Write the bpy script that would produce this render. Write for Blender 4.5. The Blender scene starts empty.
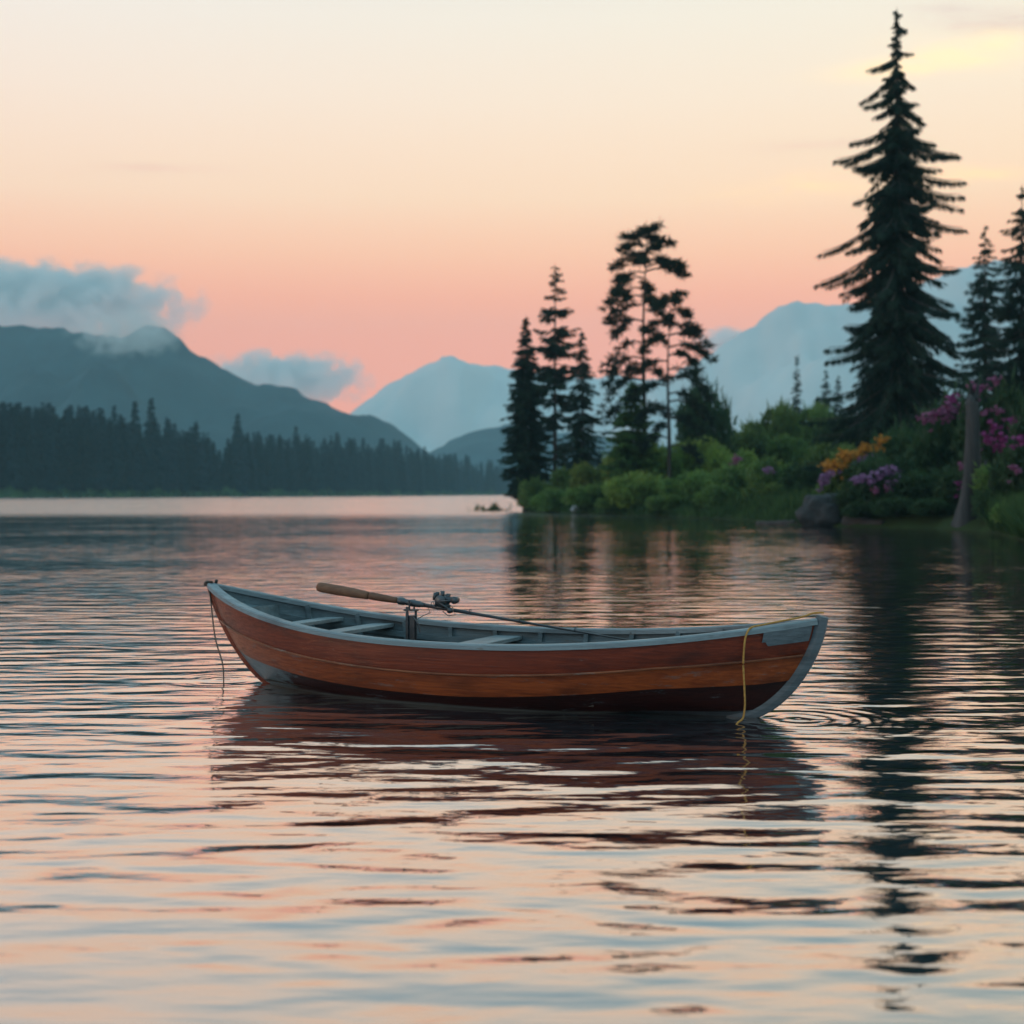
import bpy, math, random
import numpy as np
from mathutils import Vector, noise as mn

# ------------------------------------------------------------------ camera, sky, sun, exposure
S = bpy.context.scene
COL = S.collection
F = 1422.22            # focal length in pixels (50 mm on 36 mm, 1024 px)
HOR = 493.0            # row of the horizon
CAMZ = 1.4
cd = bpy.data.cameras.new('camera'); cam = bpy.data.objects.new('camera', cd); COL.objects.link(cam)
cam.location = (0, 0, CAMZ); cam.rotation_euler = (math.radians(90), 0, 0)
cd.lens = 50; cd.sensor_width = 36; cd.shift_y = -(512 - HOR) / 1024
cd.clip_start = 0.1; cd.clip_end = 30000
cd.dof.use_dof = True; cd.dof.focus_distance = 9.3; cd.dof.aperture_fstop = 1.85
S.camera = cam
S.view_settings.view_transform = 'Standard'; S.view_settings.look = 'None'
S.view_settings.exposure = 0.0; S.view_settings.gamma = 1
S.cycles.max_bounces = 8; S.cycles.volume_bounces = 1; S.cycles.transparent_max_bounces = 8
S.cycles.sample_clamp_indirect = 6
SUN_EL, SUN_AZ = math.radians(11), math.radians(-108)    # low, from the left

W = bpy.data.worlds.new('World'); S.world = W; W.use_nodes = True
nt = W.node_tree; nt.nodes.clear()
def N(t, typ, **kw):
    n = t.nodes.new(typ)
    for k, v in kw.items():
        setattr(n, k, v)
    return n
def L(t, a, b): t.links.new(a, b)
def math_node(t, op, a, b=None, clamp=False):
    n = N(t, 'ShaderNodeMath', operation=op, use_clamp=clamp)
    for i, v in enumerate((a, b)):
        if v is None: continue
        if isinstance(v, (int, float)): n.inputs[i].default_value = v
        else: L(t, v, n.inputs[i])
    return n.outputs[0]
def mix_rgb(t, fac, a, b, mode='MIX'):
    n = N(t, 'ShaderNodeMix', data_type='RGBA', blend_type=mode)
    for sock, v in ((n.inputs[0], fac), (n.inputs[6], a), (n.inputs[7], b)):
        if isinstance(v, (int, float)): sock.default_value = v
        elif isinstance(v, tuple): sock.default_value = v if len(v) == 4 else (*v, 1)
        else: L(t, v, sock)
    return n.outputs[2]
def ramp(t, fac, stops, interp='LINEAR'):
    n = N(t, 'ShaderNodeValToRGB'); cr = n.color_ramp; cr.interpolation = interp
    while len(cr.elements) > 1: cr.elements.remove(cr.elements[-1])
    for i, (p, c) in enumerate(stops):
        e = cr.elements[0] if i == 0 else cr.elements.new(p)
        e.position = p; e.color = c if len(c) == 4 else (*c, 1)
    if fac is not None: L(t, fac, n.inputs[0])
    return n.outputs[0]
def noise_tex(t, vec, scale, detail=3, rough=.5, dist=0):
    n = N(t, 'ShaderNodeTexNoise'); n.inputs['Scale'].default_value = scale
    n.inputs['Detail'].default_value = detail; n.inputs['Roughness'].default_value = rough
    n.inputs['Distortion'].default_value = dist
    if vec is not None: L(t, vec, n.inputs['Vector'])
    return n.outputs['Fac']
def mapping(t, vec, scale=(1, 1, 1), rot=(0, 0, 0), loc=(0, 0, 0)):
    n = N(t, 'ShaderNodeMapping'); n.inputs['Scale'].default_value = scale
    n.inputs['Rotation'].default_value = rot; n.inputs['Location'].default_value = loc
    L(t, vec, n.inputs['Vector']); return n.outputs[0]

tc = N(nt, 'ShaderNodeTexCoord'); sep = N(nt, 'ShaderNodeSeparateXYZ'); L(nt, tc.outputs['Generated'], sep.inputs[0])
zz = math_node(nt, 'MAXIMUM', sep.outputs[2], 0.0)
K = 2.4     # ramp colours times this are the radiance
front = ramp(nt, zz, [(0.0, (.80, .15, .03)), (.107, (.793, .18, .03)), (.134, (.775, .215, .05)), (.165, (.72, .31, .125)), (.202, (.654, .40, .223)),
                      (.266, (.578, .433, .31)), (.316, (.52, .442, .353)), (.40, (.37, .385, .36)), (.50, (.255, .34, .37)),
                      (.75, (.20, .37, .45)), (1.0, (.18, .38, .47))])
back = ramp(nt, zz, [(0.0, (.22, .20, .21)), (.15, (.21, .24, .27)), (.45, (.20, .32, .38)), (1.0, (.18, .38, .47))])
az = N(nt, 'ShaderNodeMapRange'); az.inputs[1].default_value = -.5; az.inputs[2].default_value = .45
L(nt, sep.outputs[1], az.inputs[0])
sky = mix_rgb(nt, az.outputs[0], back, front)
# the left of the sky is pinker, the right more golden
xr = N(nt, 'ShaderNodeMapRange'); xr.inputs[1].default_value = -.4; xr.inputs[2].default_value = .4
L(nt, sep.outputs[0], xr.inputs[0])
sky = mix_rgb(nt, 1.0, sky, ramp(nt, xr.outputs[0], [(0, (.95, .94, 1.0)), (1, (1.0, 1.0, .93))]), 'MULTIPLY')
# thin streaks of high cloud
uu = math_node(nt, 'DIVIDE', sep.outputs[0], math_node(nt, 'MAXIMUM', sep.outputs[1], .05))
ww = math_node(nt, 'DIVIDE', sep.outputs[2], math_node(nt, 'MAXIMUM', sep.outputs[1], .05))
wn1 = math_node(nt, 'SUBTRACT', noise_tex(nt, mapping(nt, tc.outputs['Generated'], (9, 9, 30)), 1.0, 4, .6, .4), .5)
wn2 = noise_tex(nt, mapping(nt, tc.outputs['Generated'], (14, 14, 70), loc=(3, 1, 2)), 1.0, 5, .6, .5)
def streak(u0, w0, su, sw, tilt, warp):
    du = math_node(nt, 'DIVIDE', math_node(nt, 'SUBTRACT', uu, u0), su)
    wc = math_node(nt, 'ADD', math_node(nt, 'MULTIPLY', math_node(nt, 'SUBTRACT', uu, u0), tilt), math_node(nt, 'MULTIPLY', wn1, warp))
    dw = math_node(nt, 'DIVIDE', math_node(nt, 'SUBTRACT', math_node(nt, 'SUBTRACT', ww, w0), wc), sw)
    r2 = math_node(nt, 'ADD', math_node(nt, 'MULTIPLY', du, du), math_node(nt, 'MULTIPLY', dw, dw))
    e = math_node(nt, 'EXPONENT', math_node(nt, 'MULTIPLY', r2, -1.0))
    br = ramp(nt, wn2, [(.30, (.05, .05, .05)), (.56, (1, 1, 1))])
    return math_node(nt, 'MULTIPLY', e, br)
def both(*a):
    r = a[0]
    for b in a[1:]: r = math_node(nt, 'ADD', r, b, True)
    return r
gold = both(streak(.205, .215, .055, .0085, .06, .02), streak(.325, .225, .03, .005, 0, .02), streak(.335, .312, .06, .013, .10, .03), streak(.28, .30, .05, .006, .1, .02))
rose = both(streak(.35, .333, .05, .009, -.05, .03), math_node(nt, 'MULTIPLY', both(streak(.22, .243, .045, .004, .05, .02), streak(-.26, .227, .05, .004, 0, .02)), .3))
sky = mix_rgb(nt, math_node(nt, 'MULTIPLY', rose, 1.0), sky, mix_rgb(nt, 1.0, sky, (.76, .60, .66), 'MULTIPLY'))
sky = mix_rgb(nt, gold, sky, mix_rgb(nt, 1.0, sky, (1.24, 1.14, .86), 'MULTIPLY'))
nish = N(nt, 'ShaderNodeTexSky', sky_type='NISHITA', sun_disc=False, sun_elevation=SUN_EL, sun_rotation=SUN_AZ)
bg1 = N(nt, 'ShaderNodeBackground'); L(nt, sky, bg1.inputs[0]); bg1.inputs[1].default_value = K
bg2 = N(nt, 'ShaderNodeBackground'); L(nt, nish.outputs[0], bg2.inputs[0]); bg2.inputs[1].default_value = 0.01
ad = N(nt, 'ShaderNodeAddShader'); L(nt, bg1.outputs[0], ad.inputs[0]); L(nt, bg2.outputs[0], ad.inputs[1])
wo = N(nt, 'ShaderNodeOutputWorld'); L(nt, ad.outputs[0], wo.inputs[0])

sl = bpy.data.lights.new('sun', 'SUN'); sl.energy = 0.6; sl.angle = math.radians(10); sl.color = (1, .72, .5)
so = bpy.data.objects.new('sun', sl); COL.objects.link(so)
sdir = Vector((math.sin(SUN_AZ) * math.cos(SUN_EL), math.cos(SUN_AZ) * math.cos(SUN_EL), math.sin(SUN_EL)))
so.rotation_euler = sdir.to_track_quat('Z', 'Y').to_euler()

# ------------------------------------------------------------------ helpers
def at(px, py, Y):
    return Vector(((px - 512) / F * Y, Y, CAMZ - (py - HOR) / F * Y))
def tag(o, label=None, cat=None, group=None, kind=None):
    for k, v in (('label', label), ('category', cat), ('group', group), ('kind', kind)):
        if v: o[k] = v
    return o
def empty(name, loc=(0, 0, 0), rz=0.0):
    o = bpy.data.objects.new(name, None); COL.objects.link(o)
    o.location = loc; o.rotation_euler = (0, 0, rz); o.empty_display_size = .2
    return o
def link(name, me, m=None, parent=None, smooth=False):
    if m is not None:
        for q in (m if isinstance(m, (list, tuple)) else [m]): me.materials.append(q)
    if smooth:
        me.polygons.foreach_set('use_smooth', [True] * len(me.polygons))
    o = bpy.data.objects.new(name, me); COL.objects.link(o)
    if parent: o.parent = parent
    return o
class MB:
    """collects shapes into one mesh"""
    def __init__(s): s.v = []; s.f = []; s.mi = []
    def add(s, vs, fs, mi=0):
        b = len(s.v); s.v += [tuple(p) for p in vs]
        s.f += [tuple(i + b for i in f) for f in fs]; s.mi += [mi] * len(fs)
    def box(s, c, d, ax=None, mi=0):
        ax = ax or (Vector((1, 0, 0)), Vector((0, 1, 0)), Vector((0, 0, 1))); c = Vector(c)
        vs = [c + ax[0] * (i * d[0] / 2) + ax[1] * (j * d[1] / 2) + ax[2] * (k * d[2] / 2)
              for i in (-1, 1) for j in (-1, 1) for k in (-1, 1)]
        s.add(vs, [(0, 1, 3, 2), (4, 6, 7, 5), (0, 4, 5, 1), (2, 3, 7, 6), (0, 2, 6, 4), (1, 5, 7, 3)], mi)
    def sweep(s, pts, prof, up=Vector((0, 0, 1)), scale=None, mi=0, caps=True):
        """profile (list of (side, up) pairs) swept along pts"""
        pts = [Vector(p) for p in pts]; n = len(prof); vs = []; fs = []
        for i, p in enumerate(pts):
            d = (pts[min(i + 1, len(pts) - 1)] - pts[max(i - 1, 0)]).normalized()
            sd = d.cross(up)
            sd = sd.normalized() if sd.length > 1e-6 else Vector((1, 0, 0))
            u = sd.cross(d).normalized(); k = scale[i] if scale else 1
            vs += [p + sd * (a * k) + u * (b * k) for a, b in prof]
        for i in range(len(pts) - 1):
            for j in range(n):
                fs.append((i * n + j, i * n + (j + 1) % n, (i + 1) * n + (j + 1) % n, (i + 1) * n + j))
        if caps:
            fs.append(tuple(range(n))[::-1]); fs.append(tuple((len(pts) - 1) * n + j for j in range(n)))
        s.add(vs, fs, mi)
    def tube(s, pts, r, seg=10, mi=0):
        rr = list(r) if isinstance(r, (list, tuple)) else [r] * len(pts)
        s.sweep(pts, [(math.cos(2 * math.pi * k / seg), math.sin(2 * math.pi * k / seg)) for k in range(seg)],
                Vector((.013, .02, 1)).normalized(), rr, mi)
    def build(s, name, m, parent=None, smooth=False, bevel=0):
        me = bpy.data.meshes.new(name); me.from_pydata(s.v, [], s.f); me.update()
        o = link(name, me, m, parent, smooth)
        me.polygons.foreach_set('material_index', s.mi)
        if bevel:
            b = o.modifiers.new('bevel', 'BEVEL'); b.width = bevel; b.segments = 2; b.limit_method = 'ANGLE'
        return o
def diamonds(name, C, U, V, mi=None):
    """N leaf shaped faces from arrays of centre, half length, half width"""
    n = len(C)
    v = np.stack([C - U, C + V - U * .15, C + U, C - V - U * .15], 1).reshape(-1, 3).astype(np.float32)
    me = bpy.data.meshes.new(name)
    me.vertices.add(4 * n); me.vertices.foreach_set('co', v.ravel())
    me.loops.add(4 * n); me.loops.foreach_set('vertex_index', np.arange(4 * n, dtype=np.int32))
    me.polygons.add(n); me.polygons.foreach_set('loop_start', np.arange(0, 4 * n, 4, dtype=np.int32))
    me.polygons.foreach_set('loop_total', np.full(n, 4, dtype=np.int32))
    me.update(calc_edges=True); me.validate()
    return me
def unit(a): return a / np.maximum(np.linalg.norm(a, axis=-1, keepdims=True), 1e-9)
def fbm(p, oct=4): return mn.fractal(Vector(p), 1.0, 2.0, oct)

def material(name, c1, c2=None, rough=.7, scale=3.0, detail=4, contrast=(.35, .65), stretch=(1, 1, 1), bump=0.0, bscale=None,
             metal=0.0, spec=.5, rand=0.0, coords='Object', trans=0.0):
    m = bpy.data.materials.new(name); m.use_nodes = True; t = m.node_tree
    b = t.nodes['Principled BSDF']; b.inputs['Roughness'].default_value = rough; b.inputs['Metallic'].default_value = metal
    b.inputs['Specular IOR Level'].default_value = spec
    tcn = N(t, 'ShaderNodeTexCoord'); vec = mapping(t, tcn.outputs[coords], stretch)
    c2 = c2 or tuple(x * .6 for x in c1)
    col = mix_rgb(t, ramp(t, noise_tex(t, vec, scale, detail, .6), [(contrast[0], (0, 0, 0)), (contrast[1], (1, 1, 1))]), c1, c2)
    if rand:
        oi = N(t, 'ShaderNodeObjectInfo')
        hv = N(t, 'ShaderNodeHueSaturation'); L(t, col, hv.inputs['Color'])
        mr = N(t, 'ShaderNodeMapRange'); mr.inputs[3].default_value = 1 - rand; mr.inputs[4].default_value = 1 + rand
        L(t, oi.outputs['Random'], mr.inputs[0]); L(t, mr.outputs[0], hv.inputs['Value'])
        mr2 = N(t, 'ShaderNodeMapRange'); mr2.inputs[3].default_value = .5 - rand * .06; mr2.inputs[4].default_value = .5 + rand * .06
        L(t, oi.outputs['Random'], mr2.inputs[0]); L(t, mr2.outputs[0], hv.inputs['Hue'])
        col = hv.outputs[0]
    L(t, col, b.inputs['Base Color'])
    if bump:
        bn = N(t, 'ShaderNodeBump'); bn.inputs['Distance'].default_value = bump
        L(t, noise_tex(t, vec, bscale or scale * 3, 5, .6), bn.inputs['Height']); L(t, bn.outputs[0], b.inputs['Normal'])
    if trans:
        tr = N(t, 'ShaderNodeBsdfTranslucent'); L(t, col, tr.inputs[0])
        ms = N(t, 'ShaderNodeMixShader'); ms.inputs[0].default_value = trans
        L(t, b.outputs[0], ms.inputs[1]); L(t, tr.outputs[0], ms.inputs[2])
        L(t, ms.outputs[0], t.nodes['Material Output'].inputs[0])
    return m

M = {}
M['spruce'] = material('spruce_needles', (.026, .046, .028), (.012, .024, .018), .8, .35, 3, trans=.12, spec=.15)
M['pine'] = material('pine_needles', (.028, .044, .026), (.014, .024, .017), .8, .5, 3, trans=.12, spec=.15)
M['young'] = material('young_conifer_needles', (.10, .17, .045), (.05, .095, .03), .8, .8, 3, trans=.4, spec=.15)
M['bark'] = material('conifer_bark', (.055, .04, .03), (.025, .02, .017), .9, 4, 4, stretch=(1, 1, .2), bump=.03)
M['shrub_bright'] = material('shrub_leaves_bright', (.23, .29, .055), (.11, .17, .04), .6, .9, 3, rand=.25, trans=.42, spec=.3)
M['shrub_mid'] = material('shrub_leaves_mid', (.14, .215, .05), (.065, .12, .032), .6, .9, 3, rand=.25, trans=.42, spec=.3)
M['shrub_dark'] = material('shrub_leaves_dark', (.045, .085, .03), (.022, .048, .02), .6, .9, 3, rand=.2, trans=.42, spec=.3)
M['grass'] = material('shore_grass', (.055, .10, .026), (.028, .058, .018), .7, .5, 3, trans=.25, spec=.2)
M['far_needles'] = material('far_needles', (.012, .032, .034), (.006, .018, .022), .9, .08, 2, rand=.5, spec=.1)
M['far_scrub'] = material('far_scrub', (.07, .13, .05), (.035, .08, .035), .9, .05, 3, spec=.1)
M['pink'] = material('pink_petals', (.30, .085, .16), (.20, .06, .13), .6, 6, 2, trans=.3, spec=.2)
M['magenta'] = material('magenta_petals', (.30, .04, .16), (.19, .028, .12), .6, 6, 2, trans=.3, spec=.2)
M['mauve'] = material('mauve_petals', (.28, .13, .26), (.20, .09, .19), .6, 6, 2, trans=.3, spec=.2)
M['yellow'] = material('yellow_petals', (.52, .22, .025), (.38, .13, .015), .6, 6, 2, trans=.3, spec=.2)
M['stone'] = material('grey_stone', (.032, .027, .028), (.012, .011, .011), .8, 2.5, 6, bump=.05)
M['pale_stone'] = material('pale_stone', (.30, .33, .36), (.2, .22, .24), .7, 3, 4, bump=.03)
M['driftwood'] = material('driftwood', (.05, .032, .026), (.022, .015, .013), .85, 2, 5, stretch=(.3, 2, 2), bump=.03)
M['snag'] = material('weathered_trunk', (.055, .048, .046), (.018, .016, .016), .9, 2, 6, stretch=(2, 2, .18), bump=.05)
M['earth'] = material('bank_earth', (.04, .055, .018), (.03, .035, .016), .95, .25, 4, bump=.08, spec=.03)

# ------------------------------------------------------------------ water
def spaced(a, b, n, k):
    t = np.linspace(-1, 1, n); s = np.sinh(k * t) / math.sinh(k)
    return np.where(s < 0, s * a, s * b)
BOAT_C = Vector((-.184, 9.70, 0)); BOAT_R = math.radians(-25.85)
def boat_to_world(x, y, z=0):
    c, s = math.cos(BOAT_R), math.sin(BOAT_R)
    return Vector((BOAT_C.x + x * c - y * s, BOAT_C.y + x * s + y * c, BOAT_C.z + z))
def water_material():
    m = bpy.data.materials.new('lake_water'); m.use_nodes = True; t = m.node_tree
    t.nodes.remove(t.nodes['Principled BSDF'])
    geo = N(t, 'ShaderNodeNewGeometry'); P = geo.outputs['Position']
    sp = N(t, 'ShaderNodeSeparateXYZ'); L(t, P, sp.inputs[0])
    # amplitude: ripples vary in large wind patches
    patch = noise_tex(t, mapping(t, P, (.10, .16, 1)), 1.0, 2, .5)
    amp = N(t, 'ShaderNodeMapRange'); amp.inputs[1].default_value = .35; amp.inputs[2].default_value = .65
    amp.inputs[3].default_value = .55; amp.inputs[4].default_value = 1.35; L(t, patch, amp.inputs[0])
    n1 = noise_tex(t, mapping(t, P, (.38, 1.0, 1), (0, 0, math.radians(4))), 3.3, 1, .4, .25)
    n2 = noise_tex(t, mapping(t, P, (.42, 1.0, 1), (0, 0, math.radians(-14)), (7, 3, 0)), 6.3, 1, .4, .2)
    n3 = noise_tex(t, mapping(t, P, (.30, 1.0, 1), (0, 0, math.radians(8)), (2, 9, 0)), 15.0, 2, .5, .3)
    n1 = math_node(t, 'POWER', n1, 1.25)
    h = math_node(t, 'MULTIPLY', n1, .039)
    h = math_node(t, 'ADD', h, math_node(t, 'MULTIPLY', n2, .0105))
    h = math_node(t, 'ADD', h, math_node(t, 'MULTIPLY', n3, .0034))
    h = math_node(t, 'MULTIPLY', h, amp.outputs[0])
    # livelier close to the near bank, calmer out in the lee of the point
    lee = ramp(t, math_node(t, 'DIVIDE', sp.outputs[1], 60), [(.06, (.50, .50, .50)), (.115, (.46, .46, .46)), (.24, (.50, .50, .50)), (.42, (.34, .34, .34)), (1, (.26, .26, .26))])
    h = math_node(t, 'MULTIPLY', h, math_node(t, 'MULTIPLY', lee, 1.85))
    # rings spreading from the bow and from the hanging cord
    def ring(cx, cy, k, reach, a):
        cb = N(t, 'ShaderNodeCombineXYZ'); cb.inputs[0].default_value = cx; cb.inputs[1].default_value = cy
        d = N(t, 'ShaderNodeVectorMath', operation='DISTANCE'); L(t, P, d.inputs[0]); L(t, cb.outputs[0], d.inputs[1])
        r = d.outputs['Value']
        e = math_node(t, 'POWER', math_node(t, 'SUBTRACT', 1.0, math_node(t, 'DIVIDE', r, reach), True), 1.5)
        return math_node(t, 'MULTIPLY', math_node(t, 'MULTIPLY', math_node(t, 'SINE', math_node(t, 'MULTIPLY', r, k)), e), a)
    b = boat_to_world(2.02, -.02)
    h = math_node(t, 'ADD', h, ring(b.x + .15, b.y, 46, 1.2, .0032))
    h = math_node(t, 'ADD', h, ring(-2.157, 10.65, 60, .7, .002))
    bn = N(t, 'ShaderNodeBump'); bn.inputs['Distance'].default_value = 1.0; L(t, h, bn.inputs['Height'])
    gl = N(t, 'ShaderNodeBsdfGlossy'); wr = N(t, 'ShaderNodeMapRange'); wr.interpolation_type = 'SMOOTHSTEP'; wr.inputs[1].default_value = 62; wr.inputs[2].default_value = 105
    wr.inputs[3].default_value = .03; wr.inputs[4].default_value = .19; L(t, sp.outputs[1], wr.inputs[0]); L(t, wr.outputs[0], gl.inputs['Roughness'])     # breeze ruffles the far water
    gl.inputs['Color'].default_value = (.97, .86, .81, 1); L(t, bn.outputs[0], gl.inputs['Normal'])
    df = N(t, 'ShaderNodeBsdfDiffuse'); df.inputs['Color'].default_value = (.025, .05, .062, 1)
    lw = N(t, 'ShaderNodeLayerWeight'); lw.inputs[0].default_value = .5; L(t, bn.outputs[0], lw.inputs['Normal'])
    mr = N(t, 'ShaderNodeMapRange'); mr.inputs[1].default_value = .3; mr.inputs[2].default_value = .9
    mr.inputs[3].default_value = .12; mr.inputs[4].default_value = .95; L(t, lw.outputs['Facing'], mr.inputs[0])
    ms = N(t, 'ShaderNodeMixShader'); L(t, mr.outputs[0], ms.inputs[0])
    L(t, df.outputs[0], ms.inputs[1]); L(t, gl.outputs[0], ms.inputs[2])
    L(t, ms.outputs[0], t.nodes['Material Output'].inputs[0])
    return m
def make_water():
    xs = spaced(5100, 5100, 121, 9); ys = spaced(1400, 5100, 121, 9)
    X, Y = np.meshgrid(xs, ys); vs = np.stack([X, Y, 0 * X], -1).reshape(-1, 3)
    n = len(xs)
    fs = [(j * n + i, j * n + i + 1, (j + 1) * n + i + 1, (j + 1) * n + i) for j in range(len(ys) - 1) for i in range(n - 1)]
    me = bpy.data.meshes.new('lake_water'); me.from_pydata(vs.tolist(), [], fs); me.update()
    tag(link('lake_water', me, water_material()), kind='structure')
make_water()

# ------------------------------------------------------------------ mountains
def mountain(name, D, pts, depth, m, rough, seed, nx=150, ny=44):
    px = np.array([p[0] for p in pts], float); hz = np.array([(HOR - p[1]) / F * D + CAMZ for p in pts])
    xs = np.linspace(px[0], px[-1], nx); vs = []; fs = []
    for j in range(ny):
        v = -1 + 2 * j / (ny - 1)
        for i, x in enumerate(xs):
            H = np.interp(x, px, hz); X = (x - 512) / F * D; Yw = D + v * depth
            q = (X / D * 14 + seed, Yw / D * 14, seed * .7)
            wob = fbm(q, 5)
            z = H * (1 - abs(v) ** 1.25) + rough * H * wob * (abs(v) ** 1.15) * (1 - abs(v)) * 1.9 * min(1, H / 30)
            z += .026 * np.max(hz) * fbm((X / D * 110 + seed, Yw / D * 60, seed), 4) * (1 - abs(v))
            vs.append((X, Yw, z - 1.0 * (abs(v) > .98) + .0))
    for j in range(ny - 1):
        for i in range(nx - 1):
            fs.append((j * nx + i, j * nx + i + 1, (j + 1) * nx + i + 1, (j + 1) * nx + i))
    me = bpy.data.meshes.new(name); me.from_pydata(vs, [], fs); me.update()
    return tag(link(name, me, m, smooth=True), kind='structure')
M['forest_slope'] = material('forested_slope', (.020, .048, .058), (.006, .018, .026), .95, .016, 6, spec=.05)
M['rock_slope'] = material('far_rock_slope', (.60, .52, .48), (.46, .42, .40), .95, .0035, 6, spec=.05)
mountain('wooded_mountain', 1750, [(-420, 420), (-260, 372), (-140, 340), (-60, 326), (0, 324), (61, 328), (102, 336), (130, 340), (143, 330), (154, 324), (168, 327),
         (193, 351), (213, 361), (246, 381), (287, 387), (328, 404), (348, 415), (377, 418), (394, 426), (412, 441), (440, 462), (480, 488), (500, 491)],
         430, M['forest_slope'], .75, 3.1)
mountain('far_mountain', 4200, [(240, 488), (320, 440), (345, 420), (365, 402), (385, 385), (410, 371), (430, 364), (446, 360), (470, 363), (500, 365), (540, 371), (580, 377),
         (620, 374), (660, 384), (700, 396), (760, 420), (840, 470), (860, 488)], 560, M['rock_slope'], .8, 8.4)
mountain('far_mountain', 3500, [(560, 488), (610, 430), (650, 392), (690, 364), (720, 346), (750, 329), (780, 307), (797, 299), (812, 298), (835, 306), (870, 305), (910, 288),
         (955, 268), (1000, 262), (1060, 270), (1160, 300), (1300, 350), (1500, 430), (1600, 488)], 520, M['rock_slope'], .8, 5.7)
mountain('low_ridge', 2300, [(380, 490), (420, 458), (450, 440), (480, 428), (510, 424), (550, 430), (600, 436), (680, 448), (760, 470), (820, 490)], 300, M['forest_slope'], .45, 1.9)

# ------------------------------------------------------------------ haze (even air around camera and scene)
def make_haze():
    mb = MB(); mb.box((0, 1950, 320), (10400, 6800, 642))
    m = bpy.data.materials.new('haze_air'); m.use_nodes = True; t = m.node_tree
    t.nodes.remove(t.nodes['Principled BSDF'])
    v = N(t, 'ShaderNodeVolumePrincipled'); v.inputs['Color'].default_value = (.56, .89, 1.0, 1); v.inputs['Density'].default_value = .00019
    L(t, v.outputs[0], t.nodes['Material Output'].inputs['Volume'])
    o = mb.build('haze', m); tag(o, 'thin blue evening haze over the lake and mountains', 'haze', kind='stuff')
make_haze()

# ------------------------------------------------------------------ clouds (behind the mountains, outside the haze)
def cloud(c, size, seed, dens, label, thr=.0):
    bpy_me = bpy.data.meshes.new('cloud')
    import bmesh
    bm = bmesh.new(); bmesh.ops.create_icosphere(bm, subdivisions=3, radius=1); bm.to_mesh(bpy_me); bm.free()
    m = bpy.data.materials.new('cloud_vapour'); m.use_nodes = True; t = m.node_tree
    t.nodes.remove(t.nodes['Principled BSDF'])
    tcn = N(t, 'ShaderNodeTexCoord'); ob = tcn.outputs['Object']
    ln = N(t, 'ShaderNodeVectorMath', operation='LENGTH'); L(t, ob, ln.inputs[0])
    fall = math_node(t, 'SUBTRACT', 1.0, ln.outputs['Value'])
    asp = size[0] / size[2]
    nz = noise_tex(t, mapping(t, ob, (asp * .8, size[1] / size[2] * .8, .8), loc=(seed, seed * .3, 0)), 2.5, 7, .6)
    a = math_node(t, 'ADD', math_node(t, 'MULTIPLY', fall, .9), math_node(t, 'MULTIPLY', math_node(t, 'SUBTRACT', nz, .5), 2.7))
    d = math_node(t, 'MULTIPLY', math_node(t, 'MULTIPLY', math_node(t, 'SUBTRACT', a, .12 + thr), 3.4, True), dens)
    edge = math_node(t, 'MULTIPLY', fall, 2.6, True)
    d = math_node(t, 'MULTIPLY', d, edge)
    v = N(t, 'ShaderNodeVolumePrincipled'); v.inputs['Color'].default_value = (.88, .92, .91, 1); L(t, d, v.inputs['Density'])
    L(t, v.outputs[0], t.nodes['Material Output'].inputs['Volume'])
    o = link('cloud', bpy_me, m); o.location = c; o.scale = size
    return tag(o, label, 'cloud', kind='stuff')
p = at(26, 304, 6600); cloud(p, (900, 300, 235), 3.0, .03, 'long grey blue cloud bank above the wooded mountain')
p = at(280, 380, 6600); cloud(p, (520, 240, 165), 8.0, .022, 'pale ragged cloud behind the falling ridge of the wooded mountain', .05)
p = at(727, 342, 6600); cloud(p, (190, 150, 85), 12.0, .02, 'small pale cloud beside the right mountain peak')
p = at(128, 333, 1560); cloud(p, (75, 60, 33), 5.0, .022, 'wisp of white mist lying on the shoulder of the wooded mountain', .05)

# ------------------------------------------------------------------ peninsula terrain
SHORE = [at(526, 512, 106), at(545, 513, 100), at(580, 514, 95), at(640, 516, 87), at(700, 518, 80), at(750, 520, 74), at(790, 525, 63), at(850, 527, 59),
         at(930, 529, 56), at(970, 531, 53.5), at(1000, 535, 49), at(1040, 546, 39), at(1200, 575, 25)]
POLY = [(p.x, p.y) for p in SHORE] + [(22, 10), (260, 10), (260, 420), (90, 300), (45, 220), (18, 160), (6, 128), (1.5, 114)]
PA = np.array(POLY); PB = np.roll(PA, -1, 0)
def inland(x, y):
    """signed distance to the shoreline, positive on land"""
    p = np.array((x, y)); d = PB - PA
    t = np.clip(((p - PA) * d).sum(1) / (d * d).sum(1), 0, 1)
    dist = np.sqrt((((PA + d * t[:, None]) - p) ** 2).sum(1)).min()
    ins = False
    for a, b in zip(POLY, POLY[1:] + POLY[:1]):
        if (a[1] > y) != (b[1] > y) and x < (b[0] - a[0]) * (y - a[1]) / (b[1] - a[1]) + a[0]: ins = not ins
    return dist if ins else -dist
def land_z(x, y):
    d = inland(x, y)
    if d < 0: return max(-1.0, .12 * d)
    return .35 * (1 - math.exp(-d / .5)) + 2.9 * (1 - math.exp(-d / 14)) + .25 * fbm((x * .2, y * .2, 0), 3) * min(1, d / 4)
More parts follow.
